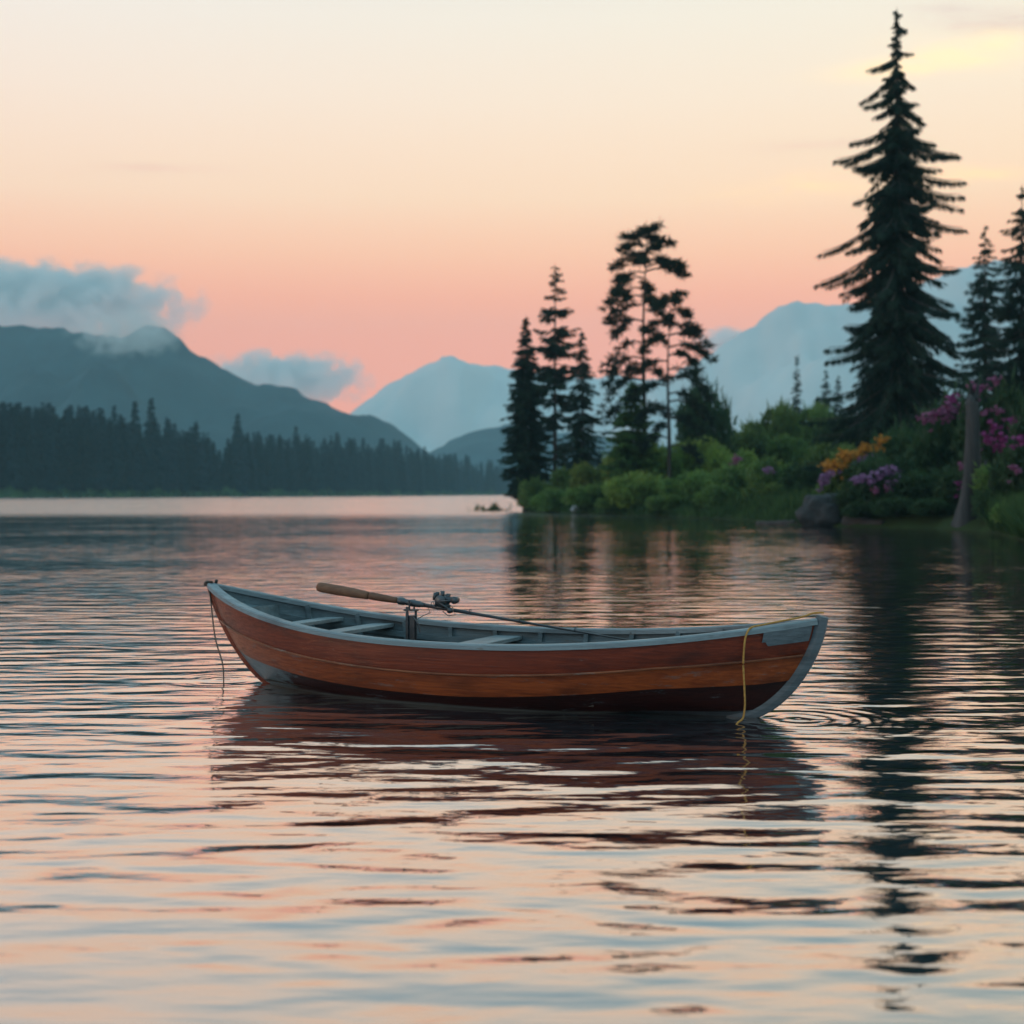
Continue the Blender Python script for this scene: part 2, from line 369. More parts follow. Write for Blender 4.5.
def make_land():
    xs = np.concatenate([np.arange(-3, 45, .5), np.arange(45, 262, 7)]); ys = np.concatenate([np.arange(8, 132, .55), np.arange(132, 424, 8)])
    vs = [(x, y, land_z(x, y)) for y in ys for x in xs]; n = len(xs); fs = []
    for j in range(len(ys) - 1):
        for i in range(n - 1):
            q = (j * n + i, j * n + i + 1, (j + 1) * n + i + 1, (j + 1) * n + i)
            if max(vs[k][2] for k in q) > -.6: fs.append(q)
    me = bpy.data.meshes.new('ground'); me.from_pydata(vs, [], fs); me.update()
    tag(link('ground', me, M['earth'], smooth=True), kind='structure')
make_land()

# ------------------------------------------------------------------ far shore and its forest
FS = [(-360, 400), (-250, 405), (0, 425), (120, 480), (250, 570), (350, 680), (430, 830), (500, 1010), (516, 1150)]
def far_front(px):
    return float(np.interp(px, [p[0] for p in FS], [p[1] for p in FS]))
def far_pt(px, back):
    Y = far_front(px); return ((px - 512) / F * Y - back * .30, Y + back)
def make_far_shore():
    pxs = np.linspace(-360, 516, 120); vs = []; rows = [(0, -.3), (1.5, .4), (8, 1.5), (40, 3), (160, 6), (420, 6), (430, -1)]
    for b, z in rows:
        for k, px in enumerate(pxs):
            x, y = far_pt(px, b); vs.append((x + b * .1, y, z + (.3 * fbm((x * .05, y * .05, 2), 3) if b > 1 and z > 0 else 0)))
    n = len(pxs)
    fs = [(j * n + i, j * n + i + 1, (j + 1) * n + i + 1, (j + 1) * n + i) for j in range(len(rows) - 1) for i in range(n - 1)]
    me = bpy.data.meshes.new('far_shore_ground'); me.from_pydata(vs, [], fs); me.update()
    tag(link('far_shore_ground', me, M['far_scrub'], smooth=True), kind='structure')
make_far_shore()
def conifer_arrays(rng, h, profile, whorls, per, droop, lift, blade, width, start=.06, fill=1.0, hang=.6, gap=0.0, ltw=1.0, vary=.42):
    """leaf shaped sprays along drooping branches: returns centres, half lengths, half widths and the branch list"""
    C, U, V, br = [], [], [], []
    for w in range(whorls):
        f = (w + rng.uniform(-.35, .35)) / whorls
        z = h * (1 - (1 - start) * min(max(f, 0), 1)) * .995
        for k in range(per):
            if rng.random() < gap: continue
            a = 2 * math.pi * (k + rng.random()) / per + w * 2.4
            Lb = profile(1 - z / h) * (1 - vary + vary * 1.55 * rng.random() ** .8)
            if Lb < .05: Lb = .05
            zb = z + rng.uniform(-.5, .5) * h / whorls
            out = np.array((math.cos(a), math.sin(a), 0.0)); dr = droop * rng.uniform(.7, 1.35)
            n = max(5, int((.5 + Lb) * fill * 8)); bl = blade * min(1, .30 + Lb / 2.6)
            t = np.sort(rng.uniform(.08, 1.0, n))
            pos = out * (t * Lb)[:, None] + np.array((0, 0, 1.0)) * ((-dr * t + lift * t ** 2.6) * Lb)[:, None] + np.array((0, 0, zb))
            br.append((zb, out, Lb, dr))
            side = np.array((-out[1], out[0], 0.0))
            m_ = 3
            for q in range(m_):
                sgn = (rng.random(n) * 2 - 1)[:, None]
                ln = bl * (1.05 - .55 * t) * rng.uniform(.6, 1.3, n) * ltw
                dirv = unit(side * sgn * 1.0 + out * rng.uniform(.2, .9, n)[:, None] + np.array((0, 0, -1.0)) * (hang * rng.uniform(.2, 1.3, n))[:, None])
                C.append(pos + dirv * (ln / 2)[:, None]); U.append(dirv * (ln / 2)[:, None])
                rv = unit(np.cross(dirv, rng.normal(size=(n, 3)))); V.append(rv * (ln * width * rng.uniform(.7, 1.3, n))[:, None])
    return np.concatenate(C), np.concatenate(U), np.concatenate(V), br
def trunk_mesh(h, r, name='trunk', bend=None, seg=9):
    mb = MB(); n = 14
    pts = [(bend(k / n)[0], bend(k / n)[1], -.4 + (h + .4) * k / n) if bend else (0, 0, -.4 + (h + .4) * k / n) for k in range(n + 1)]
    rr = [r * (1 - .94 * k / n) * (1 + .5 * math.exp(-k * 1.2)) for k in range(n + 1)]
    mb.tube(pts, rr, seg); return mb
rng = np.random.default_rng(11)
far_meshes = []
for k in range(6):
    wd = [2.6, 3.0, 2.3, 3.4, 2.8, 2.1][k]
    C, U, V, _ = conifer_arrays(rng, 24, lambda u: wd * (.12 + .95 * u ** .75), 22, 7, .45, .1, 1.7, .30, .08, .55, .8, .12)
    n = len(C); th = np.linspace(0, 2 * np.pi, 7)[:-1]
    tz = np.linspace(0, 22, 12)
    tc_ = np.array([(.0, 0, z) for z in tz for a in th]); tu = np.array([(0, 0, 1.2)] * len(tc_)); tv = np.array([(math.cos(a) * .25, math.sin(a) * .25, 0) for z in tz for a in th])
    far_meshes.append((np.concatenate([C, tc_]), np.concatenate([U, tu]), np.concatenate([V, tv])))
far_me = [diamonds('far_conifer', *a) for a in far_meshes]
for me in far_me: me.materials.append(M['far_needles'])
R = random.Random(5)
def far_tree(px, back, h, label, k=None):
    k = R.randrange(6) if k is None else k
    o = bpy.data.objects.new('far_conifer', far_me[k]); COL.objects.link(o)
    x, y = far_pt(px, back); o.location = (x, y, 1.0 + min(back, 40) * .05); s = h / 24
    o.scale = (s * R.uniform(.85, 1.2), s * R.uniform(.85, 1.2), s); o.rotation_euler = (R.uniform(-.03, .03), R.uniform(-.03, .03), R.uniform(0, 6.28))
    return tag(o, label, 'tree', 'conifers along the far shore')
def far_h(px, py, back):
    return (HOR - py) / F * (far_front(px) + back) + CAMZ - 1.5
for px, py, lab in ((154, 401, 'tall pointed conifer standing highest in the far left forest'), (137, 404, 'pointed far conifer just left of the tallest one in the far forest'),
                    (240, 416, 'broad topped far conifer standing out above the middle of the far forest'), (112, 407, 'slim far conifer under the left end of the wooded mountain'),
                    (298, 428, 'pointed far conifer below the falling ridge of the wooded mountain'), (170, 420, 'shorter far conifer just right of the tallest one'),
                    (197, 424, 'far conifer with rounded tip midway between the two tallest far trees'), (341, 433, 'far conifer above the right part of the far shore forest')):
    far_tree(px, 6, far_h(px, py, 6) + 1.0, lab)
px = -60.0
while px < 512:
    sk = 1000.0 / far_front(px)
    py = np.interp(px, [-60, 0, 90, 130, 200, 260, 330, 400, 450, 500, 515], [402, 406, 410, 424, 436, 440, 441, 446, 456, 466, 474]) + R.uniform(-7, 14)
    far_tree(px, R.uniform(2, 14), max(6, far_h(px, py, 8)), 'one of the dark evenly tall conifers crowded along the far left shore')
    px += R.uniform(2.2, 5.2) * max(.5, sk / 2.2)
def far_mass():
    Cs, Us, Vs = [], [], []
    for _ in range(330):
        px = R.uniform(-330, 514); back = R.uniform(16, 90); a = far_meshes[R.randrange(6)]
        py = np.interp(px, [-60, 0, 90, 130, 200, 260, 330, 400, 450, 500, 515], [402, 405, 410, 422, 430, 436, 440, 446, 456, 466, 474]) + R.uniform(-4, 16)
        s = max(5, far_h(px, py, back)) / 24; x, y = far_pt(px, back); q = R.uniform(0, 6.28); c, sn = math.cos(q), math.sin(q)
        rot = np.array(((c, sn, 0), (-sn, c, 0), (0, 0, 1.0))) * s
        Cs.append(a[0] @ rot + np.array((x, y, 2.0))); Us.append(a[1] @ rot); Vs.append(a[2] @ rot)
    me = diamonds('forest', np.concatenate(Cs), np.concatenate(Us), np.concatenate(Vs))
    tag(link('forest', me, M['far_needles']), 'dark conifer wood massed behind the front trees of the far shore', 'forest', kind='stuff')
far_mass()
def far_scrub():
    n = 9000; r = np.random.default_rng(3)
    px = r.uniform(-340, 515, n); back = r.uniform(0, 9, n)
    Y = np.interp(px, [p[0] for p in FS], [p[1] for p in FS])
    hgt = r.uniform(.3, 1, n) * (1.6 + 2.2 * (back / 9)) * (.6 + .8 * np.sin(px * .13) ** 2)
    C = np.stack([(px - 512) / F * Y - back * .3, Y + back, hgt * .6], 1)
    U = np.stack([r.normal(0, .3, n), r.normal(0, .3, n), .5 + hgt * .6], 1)
    a = r.uniform(0, 6.28, n); V = np.stack([np.cos(a) * .9, np.sin(a) * .9, 0 * a], 1)
    tag(link('shore_scrub', diamonds('shore_scrub', C, U, V), M['far_scrub']), 'low green scrub and reeds edging the far shore', 'scrub', kind='stuff')
far_scrub()

# ------------------------------------------------------------------ conifers of the point
def branch_wood(mb, br, zscale=1.0, lift=.3, r=.05):
    for zb, out, Lb, dr in br:
        if Lb < .6: continue
        ts = (0, .35, .7, .95)
        mb.tube([(out[0] * Lb * t, out[1] * Lb * t, zb + (-dr * t + lift * t ** 2.6) * Lb) for t in ts],
                [r * (.4 + Lb / 5) * (1 - .8 * t) for t in ts], 4)
def conifer(name, px, topy, D, label, profile, whorls, per, droop, lift, blade, width, seed, mat='spruce', trunk_r=.25, base=None, limbs=None, **kw):
    rng = np.random.default_rng(seed); X = (px - 512) / F * D
    bz = land_z(X, D) if base is None else base
    h = CAMZ + (HOR - topy) / F * D - bz
    root = empty(name, (X, D, bz), 0); tag(root, label, 'tree')
    C, U, V, br = conifer_arrays(rng, h, profile, whorls, per, droop, lift, blade, width, **kw)
    if limbs:
        pf, w_, p_, d_, l_, b_, wd_, k_ = limbs
        C2, U2, V2, br2 = conifer_arrays(rng, h, pf, w_, p_, d_, l_, b_, wd_, **k_)
        C = np.concatenate([C, C2]); U = np.concatenate([U, U2]); V = np.concatenate([V, V2]); br = br + br2
    # leader at the very top
    C = np.concatenate([C, [(0, 0, h - .3), (0, 0, h - .3)]]); U = np.concatenate([U, [(0, 0, .6), (0, 0, .6)]]); V = np.concatenate([V, [(.06, 0, 0), (0, .06, 0)]])
    link('crown', diamonds('crown', C, U, V), M[mat], root)
    mb = trunk_mesh(h, trunk_r); branch_wood(mb, br, lift=lift); mb.build('trunk', M['bark'], root, True)
    return root
def prof(scale, pts):
    us = [p[0] for p in pts]; rs = [p[1] * scale for p in pts]
    return lambda u: float(np.interp(u, us, rs))
conifer('spruce_tree', 897, 12, 74, 'tallest dark spruce with drooping ragged branches, right of the frame behind the flowers',
        prof(1, [(0, .06), (.05, .22), (.13, .5), (.24, .95), (.34, 1.5), (.5, 2.4), (.7, 3.0), (.85, 3.3), (1, 3.2)]), 44, 8, .95, .22, .80, .08, 4, trunk_r=.40, hang=1.5, fill=2.0, gap=.03, start=.02, vary=.4,
        limbs=(prof(1, [(0, .1), (.05, .8), (.13, 1.6), (.24, 2.5), (.36, 3.1), (.5, 3.6), (.7, 3.9), (.85, 3.9), (1, 3.6)]), 25, 6, .58, .20, .62, .05, dict(hang=2.4, fill=5.5, gap=.16, start=.05, vary=.6)))
conifer('spruce_tree', 985, 228, 96, 'hazy smaller spruce standing right behind the tallest spruce',
        prof(1, [(0, .2), (.2, 1.2), (.5, 2.0), (1, 2.9)]), 30, 7, .45, .3, .75, .075, 6, hang=1.1, fill=1.6, gap=.1, start=.05)
conifer('spruce_tree', 1022, 188, 80, 'dark spruce cut by the right edge of the picture',
        prof(1, [(0, .2), (.2, 1.2), (.5, 2.1), (1, 3.0)]), 32, 7, .5, .3, .75, .075, 7, hang=1.1, fill=1.6, gap=.08, start=.05)
conifer('spruce_tree', 1078, 250, 66, 'dark spruce of which only branch tips reach in at the right edge',
        prof(1, [(0, .2), (.2, 1.2), (.5, 2.1), (1, 3.0)]), 30, 7, .5, .3, .75, .075, 17, hang=1.1, fill=1.6, gap=.08, start=.05)
conifer('fir_tree', 526, 318, 108, 'dense narrow fir leaning over the water at the left tip of the point',
        prof(1, [(0, .15), (.15, .75), (.4, 1.35), (.7, 1.75), (.92, 1.6), (1, 1.1)]), 38, 9, .5, .2, .8, .12, 8, hang=.8, fill=1.5, gap=.02, start=.07, trunk_r=.2, base=.35)
conifer('fir_tree', 555, 266, 107, 'tallest of the three firs on the left tip, open layered top and bare trunk',
        prof(1, [(0, .2), (.12, 1.0), (.3, 1.9), (.5, 2.3), (.62, 1.5), (.8, 1.4), (1, 1.0)]), 21, 7, .22, .25, .85, .12, 9, hang=.5, gap=.22, start=.14, trunk_r=.2)
conifer('fir_tree', 582, 332, 105, 'shorter slim fir on the right of the three firs on the left tip',
        prof(1, [(0, .15), (.2, .8), (.5, 1.35), (.8, 1.7), (1, 1.3)]), 27, 8, .5, .2, .75, .12, 10, hang=.7, gap=.08, start=.1, trunk_r=.16)
conifer('fir_tree', 797, 357, 205, 'little distant fir standing alone above the bushes left of the tallest spruce',
        prof(1, [(0, .2), (.5, 1.2), (1, 2.0)]), 20, 7, .4, .2, 1.0, .14, 12, hang=.7, gap=.05, base=2)
conifer('fir_tree', 826, 370, 215, 'distant blurred fir close to the left skirt of the tallest spruce',
        prof(1, [(0, .2), (.5, 1.6), (1, 2.5)]), 20, 7, .4, .2, 1.0, .14, 13, hang=.7, gap=.05, base=2)
conifer('fir_tree', 838, 376, 225, 'distant low fir half hidden by the tallest spruce',
        prof(1, [(0, .2), (.5, 1.6), (1, 2.5)]), 20, 7, .4, .2, 1.0, .14, 14, hang=.7, gap=.05, base=2)
conifer('young_fir', 632, 383, 94, 'bushy light green young fir at the foot of the tall pine',
        prof(1, [(0, .3), (.3, 1.2), (.7, 1.7), (1, 1.7)]), 22, 9, .25, .2, .75, .16, 15, mat='young', hang=.4, fill=1.4, start=.04, trunk_r=.1)

def pine(px, topy, D, label, limbs, seed, lean=(0, 0), tr=.22):
    """open crowned pine: limbs = (height fraction, azimuth deg, length, droop)"""
    rng = np.random.default_rng(seed); X = (px - 512) / F * D; bz = land_z(X, D); h = CAMZ + (HOR - topy) / F * D - bz
    root = empty('pine_tree', (X, D, bz)); tag(root, label, 'tree')
    bend = lambda k: (lean[0] * k * k + .08 * math.sin(k * 7), lean[1] * k)
    mb = trunk_mesh(h, tr, bend=bend); Cs, Us, Vs = [], [], []
    for fz, azd, Lb, dr in limbs:
        a = math.radians(azd); out = np.array((math.cos(a), math.sin(a), 0)); z0 = h * fz; bx, by = bend(fz)
        path = lambda t: np.array((bx, by, z0)) + out * (Lb * t) + np.array((0, 0, (-dr * t * t + .12 * math.sin(t * 3)) * Lb))
        mb.tube([tuple(path(t)) for t in (0, .25, .5, .75, .97)], [.07 * (.5 + Lb / 5) * (1 - .8 * t) for t in (0, .25, .5, .75, 1)], 5)
        for q in range(int(5 + Lb * 4.2)):
            t = rng.uniform(.22, 1.0) ** .75; c = path(t) + rng.normal(0, .13, 3) * (1, 1, .6)
            m_ = 25; d = unit(rng.normal(size=(m_, 3)) * (1, 1, .55) + np.array((0, 0, .12)) + out * .35)
            ln = rng.uniform(.12, .36, m_)[:, None]
            Cs.append(c + d * ln); Us.append(d * ln); Vs.append(unit(np.cross(d, rng.normal(size=(m_, 3)))) * rng.uniform(.03, .06, m_)[:, None])
    link('crown', diamonds('crown', np.concatenate(Cs), np.concatenate(Us), np.concatenate(Vs)), M['pine'], root)
    mb.build('trunk', M['bark'], root, True)
    return root
rr = random.Random(2)
L1 = [(1.0, 0, .6, -.3), (.99, 120, .7, -.2), (.985, 240, .8, -.1), (.97, 60, 1.1, 0), (.965, 180, 1.5, .0), (.95, 0, 1.6, .05), (.94, 200, 1.9, .25), (.92, 300, 1.6, .1), (.91, 100, 1.5, .1),
      (.90, 185, 2.1, .45), (.885, 10, 1.7, .2), (.87, 250, 1.6, .2), (.86, 350, 2.6, .05), (.845, 5, 2.9, .12), (.84, 170, 1.9, .4), (.82, 190, 2.3, .7), (.80, 80, 1.7, .3), (.78, 175, 2.4, .55), (.75, 200, 2.5, .7), (.73, 290, 1.6, .3),
      (.72, 168, 2.2, .6), (.70, 345, 1.8, .6), (.66, 195, 2.5, .75), (.62, 15, 1.6, .6), (.58, 178, 2.6, .8), (.52, 200, 2.7, .7), (.50, 120, 2.0, .5), (.47, 350, 1.7, .5), (.44, 182, 2.8, .75), (.40, 240, 2.0, .5), (.36, 170, 2.6, .6),
      (.34, 20, 1.8, .4), (.30, 190, 2.4, .5), (.26, 100, 2.0, .5)]
pine(643, 230, 95, 'tallest pine of the point with open flat topped crown and long bare trunk', L1, 21, (.25, 0))
L2 = [(1.0, 0, .5, -.3), (.985, 150, .7, 0), (.97, 300, .8, 0), (.95, 180, 1.1, .2), (.93, 10, 1.3, .3), (.90, 90, 1.3, .3), (.87, 190, 1.6, .4), (.85, 350, 2.0, .3), (.81, 8, 2.6, .3), (.78, 200, 1.9, .5), (.75, 355, 2.9, .35), (.71, 15, 2.3, .45),
      (.68, 185, 2.0, .5), (.64, 340, 2.4, .6), (.60, 5, 2.8, .55), (.56, 170, 2.2, .5), (.52, 20, 2.4, .6), (.48, 350, 2.7, .6), (.44, 190, 2.2, .5), (.40, 5, 2.3, .7), (.36, 120, 1.8, .5), (.30, 185, 2.0, .4), (.26, 350, 2.0, .5)]
pine(668, 297, 93, 'shorter pine with right swept drooping branches beside the tallest pine', L2, 22, (.15, 0), .18)

# ------------------------------------------------------------------ shrubs, flowers, grass
def shrub_mesh(seed, w=1.0, h=1.0, n=5200, leaf=.085, lobes=26):
    """unit shrub about 2 wide and 1 high, leaves over many uneven lobes"""
    r = np.random.default_rng(seed)
    a = r.uniform(0, 6.28, lobes); rad = np.sqrt(r.uniform(0, 1, lobes)) * .72
    lz = r.uniform(.12, .82, lobes) * (1 - .55 * rad ** 2); lr = r.uniform(.16, .34, lobes)
    lc = np.stack([np.cos(a) * rad, np.sin(a) * rad, lz], 1)
    k = r.integers(0, lobes, n); d = unit(r.normal(size=(n, 3)) + (0, 0, .25)); rr_ = r.uniform(.35, 1.08, n) ** .6
    C = lc[k] + d * (lr[k] * rr_)[:, None]; C[:, 2] = np.abs(C[:, 2])
    U = unit(r.normal(size=(n, 3)) + d * .7 + (0, 0, .35)) * (leaf * r.uniform(.45, 1.1, n))[:, None]
    V = unit(np.cross(U, r.normal(size=(n, 3)))) * (leaf * .42 * r.uniform(.6, 1.1, n))[:, None]
    # shoots that break the outline
    m_ = 260; ks = r.integers(0, lobes, m_); ds = unit(r.normal(size=(m_, 3)) * (.8, .8, .4) + (0, 0, .9))
    C2 = lc[ks] + ds * (lr[ks] * r.uniform(1.0, 1.45, m_))[:, None]; C2[:, 2] = np.abs(C2[:, 2])
    U2 = ds * r.uniform(.05, .12, m_)[:, None]; V2 = unit(np.cross(ds, r.normal(size=(m_, 3)))) * .022
    return diamonds('foliage', np.concatenate([C, C2]), np.concatenate([U, U2]), np.concatenate([V, V2]))
SHR = {k: [] for k in ('shrub_bright', 'shrub_mid', 'shrub_dark')}
for k in SHR:
    for s in range(3):
        me = shrub_mesh(40 + s + 10 * len(k)); me.materials.append(M[k]); SHR[k].append(me)
def stems_mesh(seed):
    r = random.Random(seed); mb = MB()
    for _ in range(6):
        a = r.uniform(0, 6.28); mb.tube([(0, 0, -.1), (math.cos(a) * .2, math.sin(a) * .2, .3), (math.cos(a) * .45, math.sin(a) * .45, .65)], [.03, .02, .008], 5)
    me = bpy.data.meshes.new('stem'); me.from_pydata(mb.v, [], mb.f); me.update(); me.materials.append(M['bark']); return me
STEM = stems_mesh(3)
def cluster_mesh(m, seed, n=24, spread=.54):
    r = np.random.default_rng(seed); C = r.normal(0, spread * .4, (n, 3)) * (1, .7, .6)
    Cs, Us, Vs = [], [], []
    for c in C:
        th = r.uniform(0, 6.28); nrm = unit(r.normal(size=3) * .6 + (0, -.6, .6))
        u = unit(np.cross(nrm, (.3, .1, 1))); v = np.cross(nrm, u)
        for k in range(5):
            q = th + k * 1.2566; d = u * math.cos(q) + v * math.sin(q); s = .088
            Cs.append(c + d * s + nrm * .02); Us.append(d * s); Vs.append(np.cross(nrm, d) * s * .6)
    me = diamonds('flower_cluster', np.array(Cs), np.array(Us), np.array(Vs)); me.materials.append(M[m]); return me
CL = {m: [cluster_mesh(m, 80 + i) for i in range(3)] for m in ('pink', 'magenta', 'mauve', 'yellow')}
def shrub(px, topy, D, wpx, kind, label, name='shrub', cat='shrub', group='shrubs on the point', flowers=()):
    """flowers: (px, py, material, size) seen from the lake side"""
    X = (px - 512) / F * D; bz = land_z(X, D); top = CAMZ + (HOR - topy) / F * D
    if top - bz < .5: bz = top - .5
    hw = wpx / F * D / 2 * 1.18; root = empty(name, (X, D, bz - .05)); tag(root, label, cat, group)
    f = bpy.data.objects.new('foliage', SHR[kind][R.randrange(3)]); COL.objects.link(f); f.parent = root
    sz = (top - bz) * 1.06
    f.scale = (hw * 1.05, min(hw * 1.05, 2.6), sz); f.rotation_euler.z = 0
    if R.random() < .5: f.rotation_euler.z = math.pi
    s = bpy.data.objects.new('stem', STEM); COL.objects.link(s); s.parent = root; s.scale = (hw, hw, sz)
    fr = random.Random(int(px * 7 + topy)); sprays = []
    for fx, fy, m, size in flowers:
        sprays += [(fx, fy, m, size * .74), (fx + fr.uniform(-8, 8), fy + fr.uniform(-4, 8), m, size * fr.uniform(.3, .5)), (fx + fr.uniform(-11, 11), fy + fr.uniform(-3, 11), m, size * fr.uniform(.22, .36))]
    for fx, fy, m, size in sprays:
        Yc = D
        xl = (fx - 512) / F * D - X; zl = CAMZ + (HOR - fy) / F * D - bz
        q = (xl / hw) ** 2 + (max(0, zl - .2 * sz) / sz) ** 2
        yl = -min(hw, 2.4) * math.sqrt(max(.04, 1 - min(1, q))) * .95
        sc = (D + yl) / D
        c = bpy.data.objects.new('flower_cluster', CL[m][R.randrange(3)]); COL.objects.link(c); c.parent = root
        c.location = (xl * sc + X * (sc - 1), yl, zl + 0); c.scale = (size,) * 3; c.rotation_euler.z = R.uniform(-.6, .6)
    return root
B = 'shrub_bright'; Md = 'shrub_mid'; Dk = 'shrub_dark'
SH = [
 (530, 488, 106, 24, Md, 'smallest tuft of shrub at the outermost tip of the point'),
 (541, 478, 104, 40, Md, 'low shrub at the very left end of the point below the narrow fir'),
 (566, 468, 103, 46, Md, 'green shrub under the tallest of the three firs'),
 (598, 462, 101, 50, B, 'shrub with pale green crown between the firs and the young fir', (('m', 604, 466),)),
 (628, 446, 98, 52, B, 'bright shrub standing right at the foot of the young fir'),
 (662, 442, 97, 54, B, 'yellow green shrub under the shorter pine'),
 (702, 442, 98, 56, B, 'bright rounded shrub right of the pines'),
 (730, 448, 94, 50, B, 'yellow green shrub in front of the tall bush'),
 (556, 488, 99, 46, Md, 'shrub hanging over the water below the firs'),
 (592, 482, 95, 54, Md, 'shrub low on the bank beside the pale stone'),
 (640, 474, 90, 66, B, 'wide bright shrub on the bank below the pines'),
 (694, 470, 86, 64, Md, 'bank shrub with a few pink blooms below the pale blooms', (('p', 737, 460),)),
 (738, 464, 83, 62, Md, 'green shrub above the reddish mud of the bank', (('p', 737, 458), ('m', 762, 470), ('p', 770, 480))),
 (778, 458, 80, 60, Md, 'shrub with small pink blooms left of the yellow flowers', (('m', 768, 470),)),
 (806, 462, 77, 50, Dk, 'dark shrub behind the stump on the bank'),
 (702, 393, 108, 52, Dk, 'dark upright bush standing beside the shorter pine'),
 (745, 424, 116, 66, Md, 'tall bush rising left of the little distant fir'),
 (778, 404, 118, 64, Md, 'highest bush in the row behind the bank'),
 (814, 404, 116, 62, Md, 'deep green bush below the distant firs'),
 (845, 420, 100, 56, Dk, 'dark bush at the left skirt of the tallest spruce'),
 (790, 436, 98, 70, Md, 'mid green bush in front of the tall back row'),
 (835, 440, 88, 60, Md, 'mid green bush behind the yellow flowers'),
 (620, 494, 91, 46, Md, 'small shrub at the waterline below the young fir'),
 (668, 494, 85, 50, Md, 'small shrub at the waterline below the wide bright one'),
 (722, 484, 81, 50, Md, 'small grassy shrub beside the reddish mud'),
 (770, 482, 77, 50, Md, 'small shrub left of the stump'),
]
FC = {'p': 'pink', 'm': 'mauve', 'g': 'magenta', 'y': 'yellow'}
for row in SH:
    fl = [(a[1], a[2], FC[a[0]], .8) for a in (row[6] if len(row) > 6 else ())]
    shrub(*row[:6], flowers=fl)
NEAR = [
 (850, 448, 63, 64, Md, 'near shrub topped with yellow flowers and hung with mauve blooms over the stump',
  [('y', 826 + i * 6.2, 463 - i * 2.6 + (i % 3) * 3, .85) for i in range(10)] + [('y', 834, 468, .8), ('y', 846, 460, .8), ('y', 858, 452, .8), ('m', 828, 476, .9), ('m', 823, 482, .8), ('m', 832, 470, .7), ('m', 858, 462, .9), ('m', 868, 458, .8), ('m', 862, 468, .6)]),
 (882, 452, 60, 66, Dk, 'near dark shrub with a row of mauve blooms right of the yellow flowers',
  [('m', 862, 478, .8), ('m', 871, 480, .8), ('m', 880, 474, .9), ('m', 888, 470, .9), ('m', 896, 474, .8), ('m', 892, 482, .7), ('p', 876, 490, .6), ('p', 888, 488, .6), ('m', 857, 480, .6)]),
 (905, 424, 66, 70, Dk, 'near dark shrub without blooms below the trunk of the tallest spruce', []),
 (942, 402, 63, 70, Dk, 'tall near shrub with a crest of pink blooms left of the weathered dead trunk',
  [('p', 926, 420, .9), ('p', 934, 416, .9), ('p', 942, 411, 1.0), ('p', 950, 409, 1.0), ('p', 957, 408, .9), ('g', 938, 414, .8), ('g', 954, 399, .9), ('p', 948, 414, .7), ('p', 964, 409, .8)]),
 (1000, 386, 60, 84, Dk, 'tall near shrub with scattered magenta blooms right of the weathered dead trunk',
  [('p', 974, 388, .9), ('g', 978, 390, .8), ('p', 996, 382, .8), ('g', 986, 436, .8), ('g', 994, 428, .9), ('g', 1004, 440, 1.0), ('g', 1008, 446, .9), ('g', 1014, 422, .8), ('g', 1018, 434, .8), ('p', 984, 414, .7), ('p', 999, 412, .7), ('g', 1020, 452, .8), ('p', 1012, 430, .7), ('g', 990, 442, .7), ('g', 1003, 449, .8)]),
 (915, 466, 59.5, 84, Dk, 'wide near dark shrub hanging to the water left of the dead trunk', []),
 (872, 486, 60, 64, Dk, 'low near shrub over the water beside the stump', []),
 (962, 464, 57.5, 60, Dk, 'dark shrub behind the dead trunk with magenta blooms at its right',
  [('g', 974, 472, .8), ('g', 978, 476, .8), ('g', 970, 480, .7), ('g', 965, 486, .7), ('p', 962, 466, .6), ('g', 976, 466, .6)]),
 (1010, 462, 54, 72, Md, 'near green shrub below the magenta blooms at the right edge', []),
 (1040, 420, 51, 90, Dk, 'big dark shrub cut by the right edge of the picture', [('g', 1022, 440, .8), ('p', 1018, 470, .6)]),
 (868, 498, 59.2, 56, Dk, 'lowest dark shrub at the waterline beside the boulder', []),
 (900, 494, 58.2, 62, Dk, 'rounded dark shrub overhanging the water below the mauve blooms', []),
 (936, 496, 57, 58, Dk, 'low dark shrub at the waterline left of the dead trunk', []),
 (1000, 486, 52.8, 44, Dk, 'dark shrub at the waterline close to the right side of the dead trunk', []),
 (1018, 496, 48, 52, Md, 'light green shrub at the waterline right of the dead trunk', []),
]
for row in NEAR:
    fl = [(a[1], a[2], FC[a[0]], a[3]) for a in row[6]]
    shrub(*row[:6], name='flowering_shrub' if fl else 'shrub', flowers=fl, group='flowering shrubs near the water' if fl else 'shrubs on the point')

def make_grass():
    r = np.random.default_rng(77); Cs, Us = [], []
    for i in range(len(SHORE) - 1):
        a, b = SHORE[i], SHORE[i + 1]; n = int((b - a).length * 200)
        for _ in range(n):
            t = r.random(); x = a.x + (b.x - a.x) * t; y = a.y + (b.y - a.y) * t; off = r.uniform(-.15, 2.6) if r.random() < .6 else r.uniform(1.5, 10)
            y += off; x += off * .3
            z = land_z(x, y); pxx = 512 + x / y * F; hh = r.uniform(.2, .6)
            if z < -.12 or 835 < pxx < 992: continue
            if pxx > 992: hh *= 2.2
            elif off > 1.5: hh *= 1.7
            d = np.array((r.normal(0, .28), r.normal(0, .28), 1.0)); d /= np.linalg.norm(d)
            Cs.append(np.array((x, y, z)) + d * hh * .5); Us.append(d * hh * .55)
    Cs = np.array(Cs); Us = np.array(Us); V = unit(np.cross(Us, r.normal(size=Cs.shape))) * .035
    tag(link('grass', diamonds('grass', Cs, Us, V), M['grass']), 'long green grass fringing the bank of the point', 'grass', kind='stuff')
make_grass()
